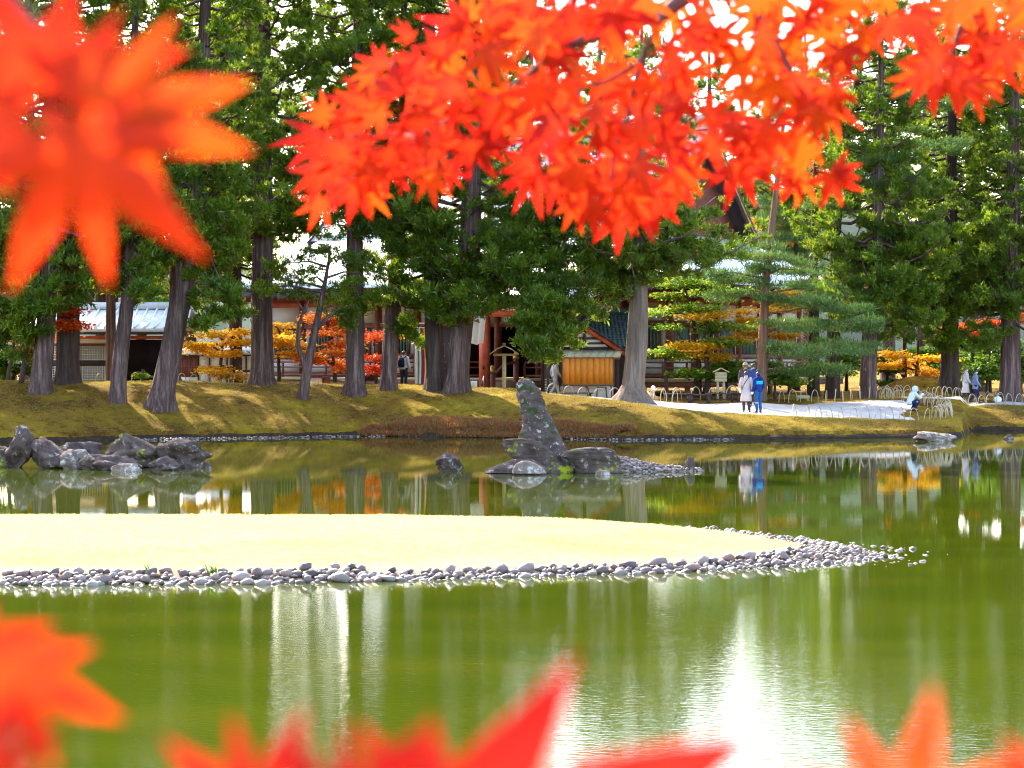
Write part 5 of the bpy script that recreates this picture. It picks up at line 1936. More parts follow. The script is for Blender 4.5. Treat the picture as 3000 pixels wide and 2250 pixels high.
def wbox(name, px0, px1, py0, py1, y0, y1, mat):
    p, q = P(px0, py1, dW), P(px1, py0, dW)
    w_ = MB()
    w_.box(p.x - gl2.x, q.x - gl2.x, y0, y1, p.z - gl2.z, q.z - gl2.z)
    return w_.build(name, M[mat], wall)


for (x0, x1) in ((584, 613), (616, 664), (667, 720), (723, 790)):
    wbox('plaster_panel', x0, x1, 1044, 1083, -.03, .05, 'plaster')
    wbox('plaster_panel', x0, x1, 1091, 1125, -.03, .05, 'plaster')
for u in (582, 614.5, 665.5, 721.5, 791):
    wbox('stud', u - 1.8, u + 1.8, 1040, 1125, -.06, .02, 'dark_wood')
wbox('rail', 582, 791, 1083.4, 1090.6, -.05, .03, 'dark_wood')
wbox('rail', 522, 791, 1036, 1043.5, -.07, .03, 'dark_wood')
for i in range(8):
    wbox('board', 524 + i * 7.1, 524 + (i + 1) * 7.1 - .5, 1044, 1104, -.03 + (i % 2) * .012, .03, 'redbrown')
wbox('base_stone', 522, 582, 1105, 1125, -.05, .04, 'plaster')
w = MB()
p, q = P(508, 1034, dW), P(800, 1015, dW)
w.add([(p.x - gl2.x, -.6, p.z - gl2.z), (q.x - gl2.x, -.6, p.z - gl2.z), (q.x - gl2.x, .1, q.z - gl2.z), (p.x - gl2.x, .1, q.z - gl2.z), (q.x - gl2.x, .8, p.z - gl2.z), (p.x - gl2.x, .8, p.z - gl2.z)], f4=[(0, 1, 2, 3), (3, 2, 4, 5)])
o = w.build('tiled_cap', M['tile_grey'], wall)
so = o.modifiers.new('thick', 'SOLIDIFY'); so.thickness = .1
t = thing_at('prop_pole', 'slanting dark prop pole against the board wall', 'pole', 555, 1122, 106.5)
w = MB(); w.tube([(0, 0, -.1), (-.35, .2, .55), (-.72, .4, 1.25)], .06, 7); w.build('shaft', M['dark_wood'], t)
w = MB(); w.tube([(-.68, .38, 1.18), (-.60, .33, 1.30)], .05, 6); w.build('crotch', M['dark_wood'], t)
# low white gravel terrace below the hall veranda
p0, p1 = P(780, 1108, 104.5), P(880, 1108, 104.5)

# ------------------------------------------------------------------ bamboo hoop fences
hoop = MB()
pts = [(.30 * math.cos(a), 0, .52 * math.sin(a) ** .8 if math.sin(a) > 0 else 0) for a in np.linspace(math.pi, 0, 11)]
pts[0] = (-.30, 0, -.08)
pts[-1] = (.30, 0, -.08)
hoop.tube(pts, .016, 5)
HOOP = hoop.mesh('hoop', M['bamboo'], True)


def hoop_fence(label, pix, step=.40, d=None, scale=1.0):
    pts_ = [on_ground(*p) if len(p) == 2 else Vector(((p[0] - CX) / F * p[2], p[2], 0)) for p in pix]
    L = [0]
    for a_, b_ in zip(pts_[:-1], pts_[1:]):
        L.append(L[-1] + math.hypot(b_.x - a_.x, b_.y - a_.y))
    root = empty('hoop_fence', (pts_[0].x, pts_[0].y, tz(pts_[0].x, pts_[0].y)))
    tag(root, label, 'fence', 'low bamboo hoop fences')
    n = int(L[-1] / step)
    for i in range(n + 1):
        s_ = i * step
        x = float(np.interp(s_, L, [p.x for p in pts_])); y = float(np.interp(s_, L, [p.y for p in pts_]))
        x2 = float(np.interp(s_ + .1, L, [p.x for p in pts_])); y2 = float(np.interp(s_ + .1, L, [p.y for p in pts_]))
        if s_ + .1 > L[-1]:
            x2, y2 = x + (x - px_), y + (y - py_)
        o = bpy.data.objects.new('hoop', HOOP)
        o.location = Vector((x, y, tz(x, y))) - root.location
        o.rotation_euler = (R_.uniform(-.12, .12), R_.uniform(-.08, .08), math.atan2(y2 - y, x2 - x) + .75 + R_.uniform(-.15, .15))
        k_ = scale * R_.uniform(.88, 1.12)
        o.scale = (k_, k_, k_)
        link(o, root)
        px_, py_ = x, y


hoop_fence('bamboo hoop fence along the pond edge of the path by the crouching photographer', [(2330, 1226), (2480, 1229), (2620, 1230), (2740, 1229), (2775, 1222)], .52)
hoop_fence('bamboo hoop fence turning back from the promontory beside the crouching photographer', [(2775, 1222, 90.2), (2770, 1210, 93.5), (2700, 1190, 98.0), (2590, 1180, 99.0)], .5)
hoop_fence('bamboo hoop fence below the spreading pine', [(2290, 1162, 97.0), (2420, 1162, 97.3), (2560, 1165, 98.8)], .5)
hoop_fence('bamboo hoop fence in front of the bare earth mound', [(2580, 1165, 99.2), (2640, 1160, 103.6), (2830, 1158, 104.0)], .5)
hoop_fence('bamboo hoop fence along the pond side of the path beyond the couple', [(2850, 1185, 100.2), (3060, 1182, 100.4)], .42)
hoop_fence('bamboo hoop fence behind the walking couple', [(2740, 1160, 103.8), (3060, 1160, 104.4)], .5)
hoop_fence('bamboo hoop fence around the roots of the massive cedar', [(1845, 1176, 94.8), (1990, 1180, 95.3)], .5)
hoop_fence('bamboo hoop fence between the big cedar and the sign panel', [(1930, 1165, 96.8), (2200, 1165, 96.9)], .8, scale=1.2)
hoop_fence('bamboo hoop fence before the plaster wall on the mossy crest', [(500, 1112, 97.5), (740, 1112, 98.5)], .5)
hoop_fence('bamboo hoop fence near the gatehouse doorway', [(290, 1110, 96.5), (410, 1110, 97.0)], .8)
hoop_fence('bamboo hoop fence under the shelter noticeboard', [(1620, 1160, 98.8), (1840, 1168, 98.0)], .7)

# ------------------------------------------------------------------ people
def loft(mb, pts, rx, ry, side=(1, 0, 0), seg=12):
    pts = [Vector(p) for p in pts]
    n = len(pts)
    v = []
    sd_ = Vector(side)
    for i, p in enumerate(pts):
        t = pts[min(i + 1, n - 1)] - pts[max(i - 1, 0)]
        t = t.normalized()
        s = (sd_ - t * sd_.dot(t)).normalized()
        f = t.cross(s)
        for k in range(seg):
            a = 2 * math.pi * k / seg
            v.append(p + s * (math.cos(a) * rx[i]) + f * (math.sin(a) * ry[i]))
    f4 = [(i * seg + k, i * seg + (k + 1) % seg, (i + 1) * seg + (k + 1) % seg, (i + 1) * seg + k) for i in range(n - 1) for k in range(seg)]
    v += [pts[0], pts[-1]]
    f3 = [(n * seg, (k + 1) % seg, k) for k in range(seg)] + [(n * seg + 1, (n - 1) * seg + k, (n - 1) * seg + (k + 1) % seg) for k in range(seg)]
    mb.add(v, f3, f4)


STAND = dict(pelvis=(0, 0, .94), waist=(0, .0, 1.08), chest=(0, .01, 1.30), neck=(0, .0, 1.46), head=(0, .03, 1.585),
             hipL=(-.095, 0, .90), hipR=(.095, 0, .90), kneeL=(-.10, .02, .49), kneeR=(.10, .02, .49), ankL=(-.10, -.02, .08), ankR=(.10, -.02, .08), toeL=(-.12, .17, .03), toeR=(.12, .17, .03),
             shL=(-.18, .0, 1.40), shR=(.18, .0, 1.40), elL=(-.25, -.03, 1.13), elR=(.25, -.03, 1.13), wrL=(-.25, .10, .90), wrR=(.25, .10, .90))


def person(label, px, py, d, rz, height, pose, top, bottom, hair='hair', coat=None, hat=None, shoes='black', mask=False, extra=None, group='visitors by the pond'):
    J = {k: Vector(v) for k, v in STAND.items()}
    for k, v in pose.items():
        J[k] = Vector(v)
    x = (px - CX) / F * d
    root = empty('person', (x, d, tz(x, d) + .015), rz)
    root.scale = (height / 1.70,) * 3
    tag(root, label, 'person', group)
    # body: one skinned surface
    order = ['pelvis', 'waist', 'chest', 'neck', 'head', 'hipL', 'kneeL', 'ankL', 'toeL', 'hipR', 'kneeR', 'ankR', 'toeR', 'shL', 'elL', 'wrL', 'shR', 'elR', 'wrR', 'hdL', 'hdR', 'crown']
    for s in 'LR':
        J['hd' + s] = J['wr' + s] + (J['wr' + s] - J['el' + s]).normalized() * .07
    J['crown'] = J['head'] + (J['head'] - J['neck']).normalized() * .06
    rad = dict(pelvis=.13, waist=.12, chest=.13, neck=.052, head=.082, hipL=.085, hipR=.085, kneeL=.055, kneeR=.055, ankL=.037, ankR=.037, toeL=.035, toeR=.035, shL=.055, shR=.055, elL=.04, elR=.04, wrL=.027, wrR=.027, hdL=.033, hdR=.033, crown=.07)
    idx = {k: i for i, k in enumerate(order)}
    ed = [('pelvis', 'waist'), ('waist', 'chest'), ('chest', 'neck'), ('neck', 'head'), ('head', 'crown')]
    for s in 'LR':
        ed += [('pelvis', 'hip' + s), ('hip' + s, 'knee' + s), ('knee' + s, 'ank' + s), ('ank' + s, 'toe' + s), ('chest', 'sh' + s), ('sh' + s, 'el' + s), ('el' + s, 'wr' + s), ('wr' + s, 'hd' + s)]
    me = bpy.data.meshes.new('body')
    me.from_pydata([J[k] for k in order], [(idx[a], idx[b]) for a, b in ed], [])
    body = obj('body', me, root)
    me.materials.append(M['skin'])
    sk = body.modifiers.new('skin', 'SKIN')
    sk.use_smooth_shade = True
    body.modifiers.new('sub', 'SUBSURF').levels = 1
    body.modifiers['sub'].render_levels = 1
    for k in order:
        me.skin_vertices[0].data[idx[k]].radius = (rad[k], rad[k] * .9)
        me.skin_vertices[0].data[idx[k]].use_root = (k == 'pelvis')
    # face
    hv, up = J['head'], (J['head'] - J['neck']).normalized()
    fw = Vector((0, 1, 0)) - up * up.y
    fw = fw.normalized() if fw.length > .1 else Vector((0, 1, 0))
    if 'face' in pose:
        fw = Vector(pose['face']).normalized()
    sdv = fw.cross(up).normalized()
    w = MB()
    for s in (-1, 1):
        c = hv + fw * .078 + sdv * (.032 * s) + up * .012
        w.ball(c, .011, .011, .009, 6, 4)
    w.build('eyes', M['black'], body)
    w = MB()
    w.tube([hv + fw * .075 + up * .015, hv + fw * .105 - up * .02, hv + fw * .08 - up * .025], [.008, .014, .006], 6)
    for s in (-1, 1):
        w.ball(hv + sdv * (.083 * s) - up * .005, .012, .02, .03, 6, 4)
    w.build('nose_and_ears', M['skin'], body, True)
    w = MB()
    w.tube([hv + fw * .082 - up * .05 - sdv * .025, hv + fw * .088 - up * .052, hv + fw * .082 - up * .05 + sdv * .025], [.004, .007, .004], 5)
    w.build('mouth', cloth('lips', (.45, .18, .15)), body)
    if mask:
        w = MB()
        w.ball(hv + fw * .055 - up * .04, .065, .05, .05, 8, 6)
        w.build('face_mask', M['white_paint'], body, True)
    # hands: palm, four fingers and a thumb
    for s in 'LR':
        w = MB()
        dv = (J['wr' + s] - J['el' + s]).normalized()
        sv = dv.cross(Vector((0, 1, 0)))
        sv = sv.normalized() if sv.length > .1 else Vector((1, 0, 0))
        p0 = J['hd' + s]
        nv_ = sv.cross(dv).normalized()
        for q, ln in enumerate((.062, .075, .07, .055)):
            b0 = p0 + sv * ((q - 1.5) * .018) + dv * .01
            w.tube([b0, b0 + dv * ln * .5, b0 + dv * ln * .85 + nv_ * ln * .35], [.0095, .009, .007], 5)
        b0 = p0 - dv * .03 + sv * .03
        w.tube([b0, b0 + sv * .025 + dv * .02, b0 + sv * .03 + dv * .05], [.011, .010, .008], 5)
        w.build('fingers', M['skin'], body, True)
    # hair
    w = MB()
    w.ball(hv + up * .028 - fw * .018, .098, .10, .098, 12, 8)
    hr = w.build('hair', M[hair], body, True)
    if hat:
        w = MB()
        hc_ = hv + up * .075
        w.rings([(hc_.x, hc_.y, hc_.z - .01, .155, .165), (hc_.x, hc_.y, hc_.z + .005, .108, .115), (hc_.x, hc_.y, hc_.z + .07, .10, .105), (hc_.x, hc_.y, hc_.z + .105, .05, .055)], 14)
        w.build('hat', hat, body, True)
    # trousers
    w = MB()
    for s in 'LR':
        w.tube([J['hip' + s] + Vector((0, 0, .04)), (J['hip' + s] + J['knee' + s]) / 2, J['knee' + s], (J['knee' + s] + J['ank' + s]) / 2, J['ank' + s]], [.105, .092, .072, .066, .06], 10)
    loft(w, [J['pelvis'] + Vector((0, 0, -.09)), J['pelvis'], J['waist'] - Vector((0, 0, .02))], [.15, .175, .155], [.11, .125, .11])
    w.build('trousers', bottom, root, True)
    # shoes
    for s in 'LR':
        w = MB()
        a, b = J['ank' + s], J['toe' + s]
        dv = (b - a)
        dv.z = 0
        dv = dv.normalized() if dv.length > .01 else Vector((0, 1, 0))
        q = a - dv * .05
        loft(w, [Vector((q.x, q.y, a.z - .045)), a + dv * .03 - Vector((0, 0, .04)), a + dv * .12 - Vector((0, 0, .045)), a + dv * .2 - Vector((0, 0, .055))], [.035, .05, .05, .03], [.03, .05, .035, .018], side=(-dv.y, dv.x, 0), seg=8)
        w.build('shoe', M[shoes], root, True)
    # jacket
    w = MB()
    up2 = (J['neck'] - J['chest']).normalized()
    loft(w, [J['pelvis'] - Vector((0, 0, .06)), J['pelvis'] + Vector((0, 0, .03)), J['waist'], (J['waist'] + J['chest']) / 2, J['chest'], J['chest'] + up2 * .10, J['neck'] - up2 * .015, J['neck'] + up2 * .03],
         [.185, .185, .175, .19, .215, .20, .085, .075], [.135, .135, .13, .14, .145, .12, .085, .075])
    for s in 'LR':
        w.tube([J['sh' + s] + (J['neck'] - J['sh' + s]) * .25, J['sh' + s], (J['sh' + s] + J['el' + s]) / 2, J['el' + s], (J['el' + s] + J['wr' + s]) / 2, J['wr' + s]], [.07, .078, .072, .066, .058, .05], 10)
    jk = w.build('jacket', top, root, True)
    if coat:
        w = MB()
        p = J['pelvis']
        kz = coat[0]
        loft(w, [Vector((p.x, p.y - .01, kz)), Vector((p.x, p.y, (kz + p.z) / 2)), p + Vector((0, 0, .08))], [coat[1], (coat[1] + .19) / 2, .185], [coat[1] * .75, .15, .14])
        w.build('coat_skirt', top, jk, True)
    if extra:
        extra(root, J, jk)
    return root


def strap(root, J, jk):
    w = MB()
    w.tube([J['shR'] + Vector((-.06, -.10, .05)), J['chest'] + Vector((0, -.16, 0)), J['waist'] + Vector((-.16, -.10, -.05)), J['pelvis'] + Vector((-.2, -.02, -.1))], .016, 6)
    w.build('bag_strap', cloth('strap_brown', (.12, .08, .07)), jk)


def shoulder_bag(root, J, jk):
    strap(root, J, jk)
    w = MB()
    w.ball(J['pelvis'] + Vector((-.24, .03, -.02)), .07, .13, .13, 10, 6)
    w.build('bag', cloth('bag_cream', (.6, .56, .52)), jk, True)


WALK = dict(kneeL=(-.09, .16, .50), ankL=(-.09, .20, .10), toeL=(-.09, .38, .06), kneeR=(.09, -.02, .47), ankR=(.09, -.26, .15), toeR=(.09, -.12, .04), elL=(-.25, -.10, 1.12), wrL=(-.25, -.02, .88), elR=(.25, .04, 1.12), wrR=(.25, .18, .92))
dv = 90.0
p = on_ground(2186, 1208)
person('person in a long beige coat with a slanting bag strap, seen from behind', 2186, 1208, p.y, math.radians(-8), 1.66, dict(kneeR=(.11, .04, .49), ankR=(.13, .05, .08), toeR=(.15, .22, .03)), cloth('beige_coat', (.50, .40, .38)), cloth('dark_tights', (.05, .04, .045)), coat=(.45, .25), extra=shoulder_bag)
p = on_ground(2222, 1210)


def blue_bits(root, J, jk):
    w = MB()
    loft(w, [J['chest'] + Vector((0, 0, -.11)), J['chest'] + Vector((0, 0, .03))], [.205, .222], [.147, .152])
    w.build('cyan_yoke', cloth('cyan_panel', (.02, .42, .62)), jk, True)
    w = MB()
    loft(w, [J['neck'] + Vector((0, -.05, -.05)), J['neck'] + Vector((0, -.06, .03)), J['neck'] + Vector((0, -.07, .07))], [.11, .12, .08], [.10, .10, .07])
    w.build('hood', cloth('navy_jacket', (.012, .03, .18)), jk, True)
    w = MB()
    w.ball(J['wrL'] + Vector((0, .02, -.08)), .07, .06, .06, 8, 6)
    w.build('white_pouch', M['white_paint'], jk, True)
    w = MB()
    for s in 'L':
        k_, a_ = J['knee' + s], J['ank' + s]
        m_ = k_ * .8 + a_ * .2
        w.tube([m_ + Vector((0, 0, .02)), m_ - Vector((0, 0, .02))], .076, 10)
    w.build('knee_band', cloth('grey_band', (.5, .5, .5)), jk)


person('person in a navy and cyan jacket with blue trousers standing on the path', 2222, 1210, p.y, math.radians(35), 1.66, dict(), cloth('navy_jacket', (.012, .03, .18)), cloth('blue_trousers', (.02, .08, .22)), extra=blue_bits)
person('person in dark blue half hidden behind the two visitors on the path', 2206, 1190, 93.6, math.radians(180), 1.80, dict(), cloth('dark_blue', (.03, .05, .16)), cloth('dark_trousers', (.03, .03, .04)))
person('person with brown hair standing hidden behind the beige coat', 2184, 1190, 94.6, math.radians(170), 1.74, dict(), cloth('dark_plum', (.08, .05, .07)), cloth('dark_trousers', (.03, .03, .04)), hair='hair_brown', hat=cloth('tan_hat', (.42, .27, .17)))
# crouching photographer
CR = dict(pelvis=(0, -.10, .34), waist=(0, -.08, .48), chest=(0, .03, .68), neck=(0, .10, .82), head=(0, .17, .92), hipL=(-.10, -.08, .32), hipR=(.10, -.08, .32), kneeL=(-.15, .28, .46), kneeR=(.15, .26, .44), ankL=(-.13, .05, .08), ankR=(.13, .03, .08), toeL=(-.15, .24, .03), toeR=(.15, .22, .03),
          shL=(-.17, .06, .76), shR=(.17, .06, .76), elL=(-.20, .26, .56), elR=(.20, .26, .56), wrL=(-.08, .40, .66), wrR=(.08, .40, .66))


def hood_cam(root, J, jk):
    w = MB()
    w.ball(J['head'] + Vector((0, -.03, .02)), .135, .14, .15, 12, 8)
    w.build('hood', cloth('pale_jacket', (.60, .64, .66)), jk, True)
    w = MB()
    w.box(-.07, .07, .42, .49, .66, .76)
    w.tube([(0, .48, .71), (0, .56, .71)], .04, 8)
    w.build('camera', M['white_paint'], jk)


person('crouching person in a pale hooded jacket photographing beside the hoop fence', 2672, 1214, on_ground(2672, 1214).y + .7, math.radians(-75), 1.68, dict(CR, face=(0, 1, -.1)), cloth('pale_jacket', (.60, .64, .66)), cloth('navy_trousers', (.02, .025, .07)), extra=hood_cam)
person('walking person in a long pale coat beside a companion in blue', 2829, 1174, 102.2, math.radians(-85), 1.58, WALK, cloth('pale_coat', (.60, .54, .54)), cloth('dark_trousers', (.03, .03, .04)), hair='hair_brown', coat=(.42, .27), mask=True, extra=shoulder_bag)
person('walking person in a slate blue jacket with a white mask', 2857, 1175, 101.8, math.radians(-92), 1.58, WALK, cloth('slate_jacket', (.20, .23, .38)), cloth('navy_trousers', (.02, .025, .07)), coat=(.72, .2), mask=True)
person('walking person in grey work clothes and a cap beside the noticeboard', 1626, 1156, 102.0, math.radians(-70), 1.70, WALK, cloth('grey_work', (.66, .70, .76)), cloth('grey_trousers', (.56, .60, .68)), hat=cloth('grey_cap', (.75, .77, .8)), mask=True)


def backpack(root, J, jk):
    w = MB()
    loft(w, [(0, -.22, .98), (0, -.25, 1.08), (0, -.25, 1.25), (0, -.21, 1.40)], [.15, .17, .16, .10], [.07, .10, .09, .05])
    bp = w.build('backpack', cloth('navy_pack', (.012, .015, .045)), jk, True)
    w = MB()
    for s in (-1, 1):
        w.tube([(s * .1, -.2, 1.38), (s * .12, -.05, 1.46), (s * .12, .13, 1.36), (s * .13, .1, 1.1)], .02, 6)
    w.build('strap', cloth('navy_pack', (.012, .015, .045)), jk)


person('person in a pale grey top with a navy backpack before the hall', 1183, 1150, 100.5, math.radians(-25), 1.72, dict(face=(.5, .8, 0)), cloth('pale_grey_top', (.55, .56, .60)), cloth('dark_trousers', (.03, .03, .04)), extra=backpack)

# ------------------------------------------------------------------ the maple that hangs over the viewer's shore
def maple_leaf_mat():
    m, nt, N, L, bs = nodes_of('red_maple_leaf')
    N.remove(bs)
    oi = N.new('ShaderNodeObjectInfo')
    at = N.new('ShaderNodeAttribute')
    at.attribute_name = 'tint'
    sep = N.new('ShaderNodeSeparateColor')
    L.new(at.outputs['Color'], sep.inputs[0])
    n = noise_tex(nt, 28.0, 3, 0.6)
    ad = N.new('ShaderNodeMath')
    ad.operation = 'MULTIPLY_ADD'
    ad.inputs[1].default_value = 0.35
    L.new(n.outputs['Fac'], ad.inputs[0])
    osep = N.new('ShaderNodeSeparateColor')
    L.new(oi.outputs['Color'], osep.inputs[0])
    L.new(osep.outputs[0], ad.inputs[2])
    c = ramp(nt, ad.outputs[0], [(0.10, (0.30, 0.0012, 0.003)), (0.40, (0.44, 0.009, 0.005)), (0.75, (0.47, 0.025, 0.004)), (1.0, (0.46, 0.060, 0.003))])
    cc = mixc(nt, sep.outputs[0], c.outputs[0], mixc(nt, 0.5, c.outputs[0], (0.50, 0.055, 0.006)))     # yellower towards the heart of the blade
    vein = mixc(nt, sep.outputs[1], cc, (0.42, 0.012, 0.008))
    d = N.new('ShaderNodeBsdfDiffuse')
    L.new(vein, d.inputs['Color'])
    t = N.new('ShaderNodeBsdfTranslucent')
    L.new(vein, t.inputs['Color'])
    mx = N.new('ShaderNodeMixShader')
    mx.inputs[0].default_value = 0.66
    L.new(d.outputs[0], mx.inputs[1])
    L.new(t.outputs[0], mx.inputs[2])
    g = N.new('ShaderNodeBsdfGlossy')
    g.inputs['Roughness'].default_value = 0.4
    m2 = N.new('ShaderNodeMixShader')
    m2.inputs[0].default_value = 0.008
    L.new(mx.outputs[0], m2.inputs[1])
    L.new(g.outputs[0], m2.inputs[2])
    L.new(m2.outputs[0], N['Material Output'].inputs['Surface'])
    return m


M['maple_leaf'] = maple_leaf_mat()
M['twig'] = plain('maple_twig', (0.10, 0.035, 0.025), 0.7, 0.3, 20, 0.2)


def leaf_mesh(seed, lw=.135):
    """seven pointed lobes, unit length from heart to the middle tip; +Y is the middle lobe, +Z the upper face"""
    r = np.random.default_rng(seed)
    angs = np.array([-122, -78, -38, 0, 38, 78, 122.]) + r.normal(0, 4, 7)
    lens = np.array([.46, .78, .95, 1.0, .95, .78, .46]) * r.uniform(.84, 1.12, 7)
    curl = r.uniform(.02, .38)
    v, f, tn = [(0, 0, 0)], [], [(1, 0, 0)]

    def z(x, y, l=0):
        return -curl * (x * x + y * y) + l
    sinus = []
    for a, b, la, lb in zip(angs[:-1], angs[1:], lens[:-1], lens[1:]):
        m_ = math.radians((a + b) / 2)
        q = .30 * min(la, lb) / .8
        sinus.append((math.sin(m_) * q, math.cos(m_) * q))
    ends = [(math.sin(math.radians(-158)) * .16, math.cos(math.radians(-158)) * .16), (math.sin(math.radians(158)) * .16, math.cos(math.radians(158)) * .16)]
    border = [ends[0]] + sinus + [ends[1]]
    bi = []
    for x, y in border:
        bi.append(len(v))
        v.append((x, y, z(x, y, -.012)))
        tn.append((.55, 0, 0))
    for k in range(7):
        a = math.radians(angs[k])
        dx, dy = math.sin(a), math.cos(a)
        L = lens[k]
        drop = r.uniform(-.16, .08)
        wd = lw * L
        pts = []
        for t, ww, gl_ in ((.45, 1.0, .35), (.74, .55, .12)):
            for s in (-1, 0, 1):
                x, y = dx * L * t + dy * s * wd * ww, dy * L * t - dx * s * wd * ww
                pts.append(len(v))
                v.append((x, y, z(x, y, (.02 if s == 0 else -.01)) + drop * t))
                tn.append((gl_, .25 if s == 0 else 0, 0))
        tip = len(v)
        x, y = dx * L, dy * L
        v.append((x, y, z(x, y) + drop * 1.2))
        tn.append((0, 0, 0))
        l1, c1, r1, l2, c2, r2 = pts
        bl, br = bi[k], bi[k + 1]
        f += [(0, c1, l1), (0, l1, bl), (0, r1, c1), (0, br, r1), (l1, c1, c2), (l1, c2, l2), (c1, r1, r2), (c1, r2, c2), (l2, c2, tip), (c2, r2, tip)]
    # stalk
    base = len(v)
    bend = r.uniform(-.12, .12)
    for t in (0, .25, .5):
        for q in range(3):
            aa = q * 2.094
            v.append((bend * t * t * 2 + .012 * math.cos(aa), -t * .9, .012 * math.sin(aa) + t * .12))
            tn.append((0, 1, 0))
    for i in range(2):
        for q in range(3):
            a0, a1 = base + i * 3 + q, base + i * 3 + (q + 1) % 3
            f += [(a0, a1, a1 + 3), (a0, a1 + 3, a0 + 3)]
    return mesh_np('leaf', v, [np.array(f)], M['maple_leaf'], True, np.array(tn))


LEAVES = [leaf_mesh(200 + i) for i in range(14)]
BROAD = [leaf_mesh(220 + i, .155) for i in range(4)]
mt_base = Vector((2.1, 1.9, tz(2.1, 1.9)))
mtree = empty('maple_tree', mt_base)
tag(mtree, 'scarlet maple overhanging the viewer with sharp pointed backlit leaves', 'maple')
w = MB()
trunk_shape(w, [Vector((2.1, 1.9, mt_base.z - .2)), Vector((2.05, 1.85, mt_base.z + .9)), Vector((1.85, 1.9, 3.25)), Vector((1.7, 2.0, 4.4)), Vector((1.5, 2.1, 5.6))], [.13, .11, .095, .07, .03], 12, .08, .4, 5)
w.v = [a - np.array(mt_base) for a in w.v]
w.build('trunk', M['bark_dark'], mtree, True)


def twig_tube(pts, rad):
    w_ = MB()
    pts = [Vector(p) - mt_base for p in pts]
    n = len(pts)
    # smooth the polyline
    out = []
    for i in range(n - 1):
        for t in np.linspace(0, 1, 5)[:-1]:
            p0, p1, p2, p3 = pts[max(i - 1, 0)], pts[i], pts[i + 1], pts[min(i + 2, n - 1)]
            out.append(0.5 * ((2 * p1) + (p2 - p0) * t + (2 * p0 - 5 * p1 + 4 * p2 - p3) * t * t + (3 * p1 - p0 - 3 * p2 + p3) * t ** 3))
    out.append(pts[-1])
    rr = np.interp(np.linspace(0, 1, len(out)), np.linspace(0, 1, len(rad)), rad)
    w_.tube(out, list(rr), 6)
    return w_


def px(seq, d):
    return [P(a, b, d + (0 if len(q) < 3 else q[2])) for q in seq for a, b in [(q[0], q[1])]]


D0 = 2.4
BR = {}
fork = Vector((1.72, 2.0, 4.3))
BR['main'] = twig_tube([fork, Vector((1.1, 2.2, 3.9))] + px([(2330, -160), (2120, -60), (1992, 5), (1938, 45), (1820, 81), (1703, 122), (1626, 154), (1540, 226), (1463, 276), (1333, 343), (1180, 390), (1010, 400)], D0), [.02, .013, .010, .0085, .0065, .0045, .003, .0016, .0012]).build('branch', M['twig'], mtree, True)
BR['mid'] = twig_tube(px([(1943, 40), (1884, 167), (1857, 262), (1839, 344), (1803, 430), (1793, 530), (1800, 600)], D0 - .03), [.004, .0035, .003, .0022, .0012]).build('branch', M['twig'], mtree, True)
BR['midl'] = twig_tube(px([(1884, 167), (1843, 203), (1766, 244), (1703, 262), (1620, 380), (1570, 460)], D0 - .02), [.003, .0025, .002, .001]).build('branch', M['twig'], mtree, True)
BR['right'] = twig_tube(px([(2120, -60), (2200, 20), (2290, 160), (2350, 280), (2390, 420), (2400, 510)], D0 + .02), [.005, .004, .003, .0012]).build('branch', M['twig'], mtree, True)
BR['far'] = twig_tube([fork, Vector((1.2, 2.25, 3.9))] + px([(2960, -90), (2850, 20), (2800, 120), (2780, 210)], D0 + .05), [.012, .008, .004, .0015]).build('branch', M['twig'], mtree, True)
BR['low'] = twig_tube(px([(1463, 276), (1380, 400), (1280, 480), (1200, 470)], D0 - .03), [.002, .0016, .001]).build('branch', M['twig'], mtree, True)
BR['left'] = twig_tube(px([(1333, 343), (1150, 440), (1030, 520), (950, 560)], D0 - .01), [.002, .0015, .001]).build('branch', M['twig'], mtree, True)
over = [fork, Vector((1.0, 1.4, 4.0)), Vector((.2, .8, 3.55)), Vector((-.1, .72, 3.31))]
BR['near'] = twig_tube(over + px([(60, -120), (140, 120), (230, 330)], .68), [.018, .012, .008, .004, .002, .0012]).build('branch', M['twig'], mtree, True)
lowl = [Vector((2.0, 1.88, mt_base.z + 1.1)), Vector((1.1, 1.1, 2.75)), Vector((.35, .55, 2.86)), Vector((.05, .43, 2.95)), Vector((-.14, .43, 2.97))]
BR['under'] = twig_tube(lowl, [.014, .009, .005, .003, .0015]).build('branch', M['twig'], mtree, True)
mr_ = random.Random(23)
leaf_n = [0]


def put_leaf(cx_, cy_, ang, R, d, branch, tilt=None, roll=None, mesh=None, tone=None):
    """leaf heart at a pixel; ang: image direction of the middle lobe (0 = right, -90 = down); R: its length in pixels"""
    c = P(cx_, cy_, d)
    a = math.radians(ang)
    ti = mr_.uniform(-.45, .35) if tilt is None else tilt
    y = Vector((math.cos(a) * math.cos(ti), math.sin(ti), math.sin(a) * math.cos(ti))).normalized()
    nz = Vector((0, -1, 0))
    nz = (nz - y * nz.dot(y)).normalized()
    ro = mr_.gauss(0, .5) if roll is None else roll
    nz = Matrix.Rotation(ro, 3, y) @ nz
    x = y.cross(nz).normalized()
    m_ = Matrix((x, y, nz)).transposed().to_4x4()
    s = R * MPP(d)
    o = bpy.data.objects.new('leaf', mesh or mr_.choice(LEAVES))
    o.matrix_world = Matrix.Translation(c - mt_base) @ m_ @ Matrix.Diagonal((s * mr_.uniform(.88, 1.08), s, s, 1))
    tn_ = mr_.gauss(.30, .33) + (.25 if cx_ > 2200 else 0) + (.10 if cy_ < 300 else -.05) if tone is None else tone
    o.color = (min(max(tn_, 0), .95), 0, 0, 1)
    link(o, BR[branch])
    leaf_n[0] += 1


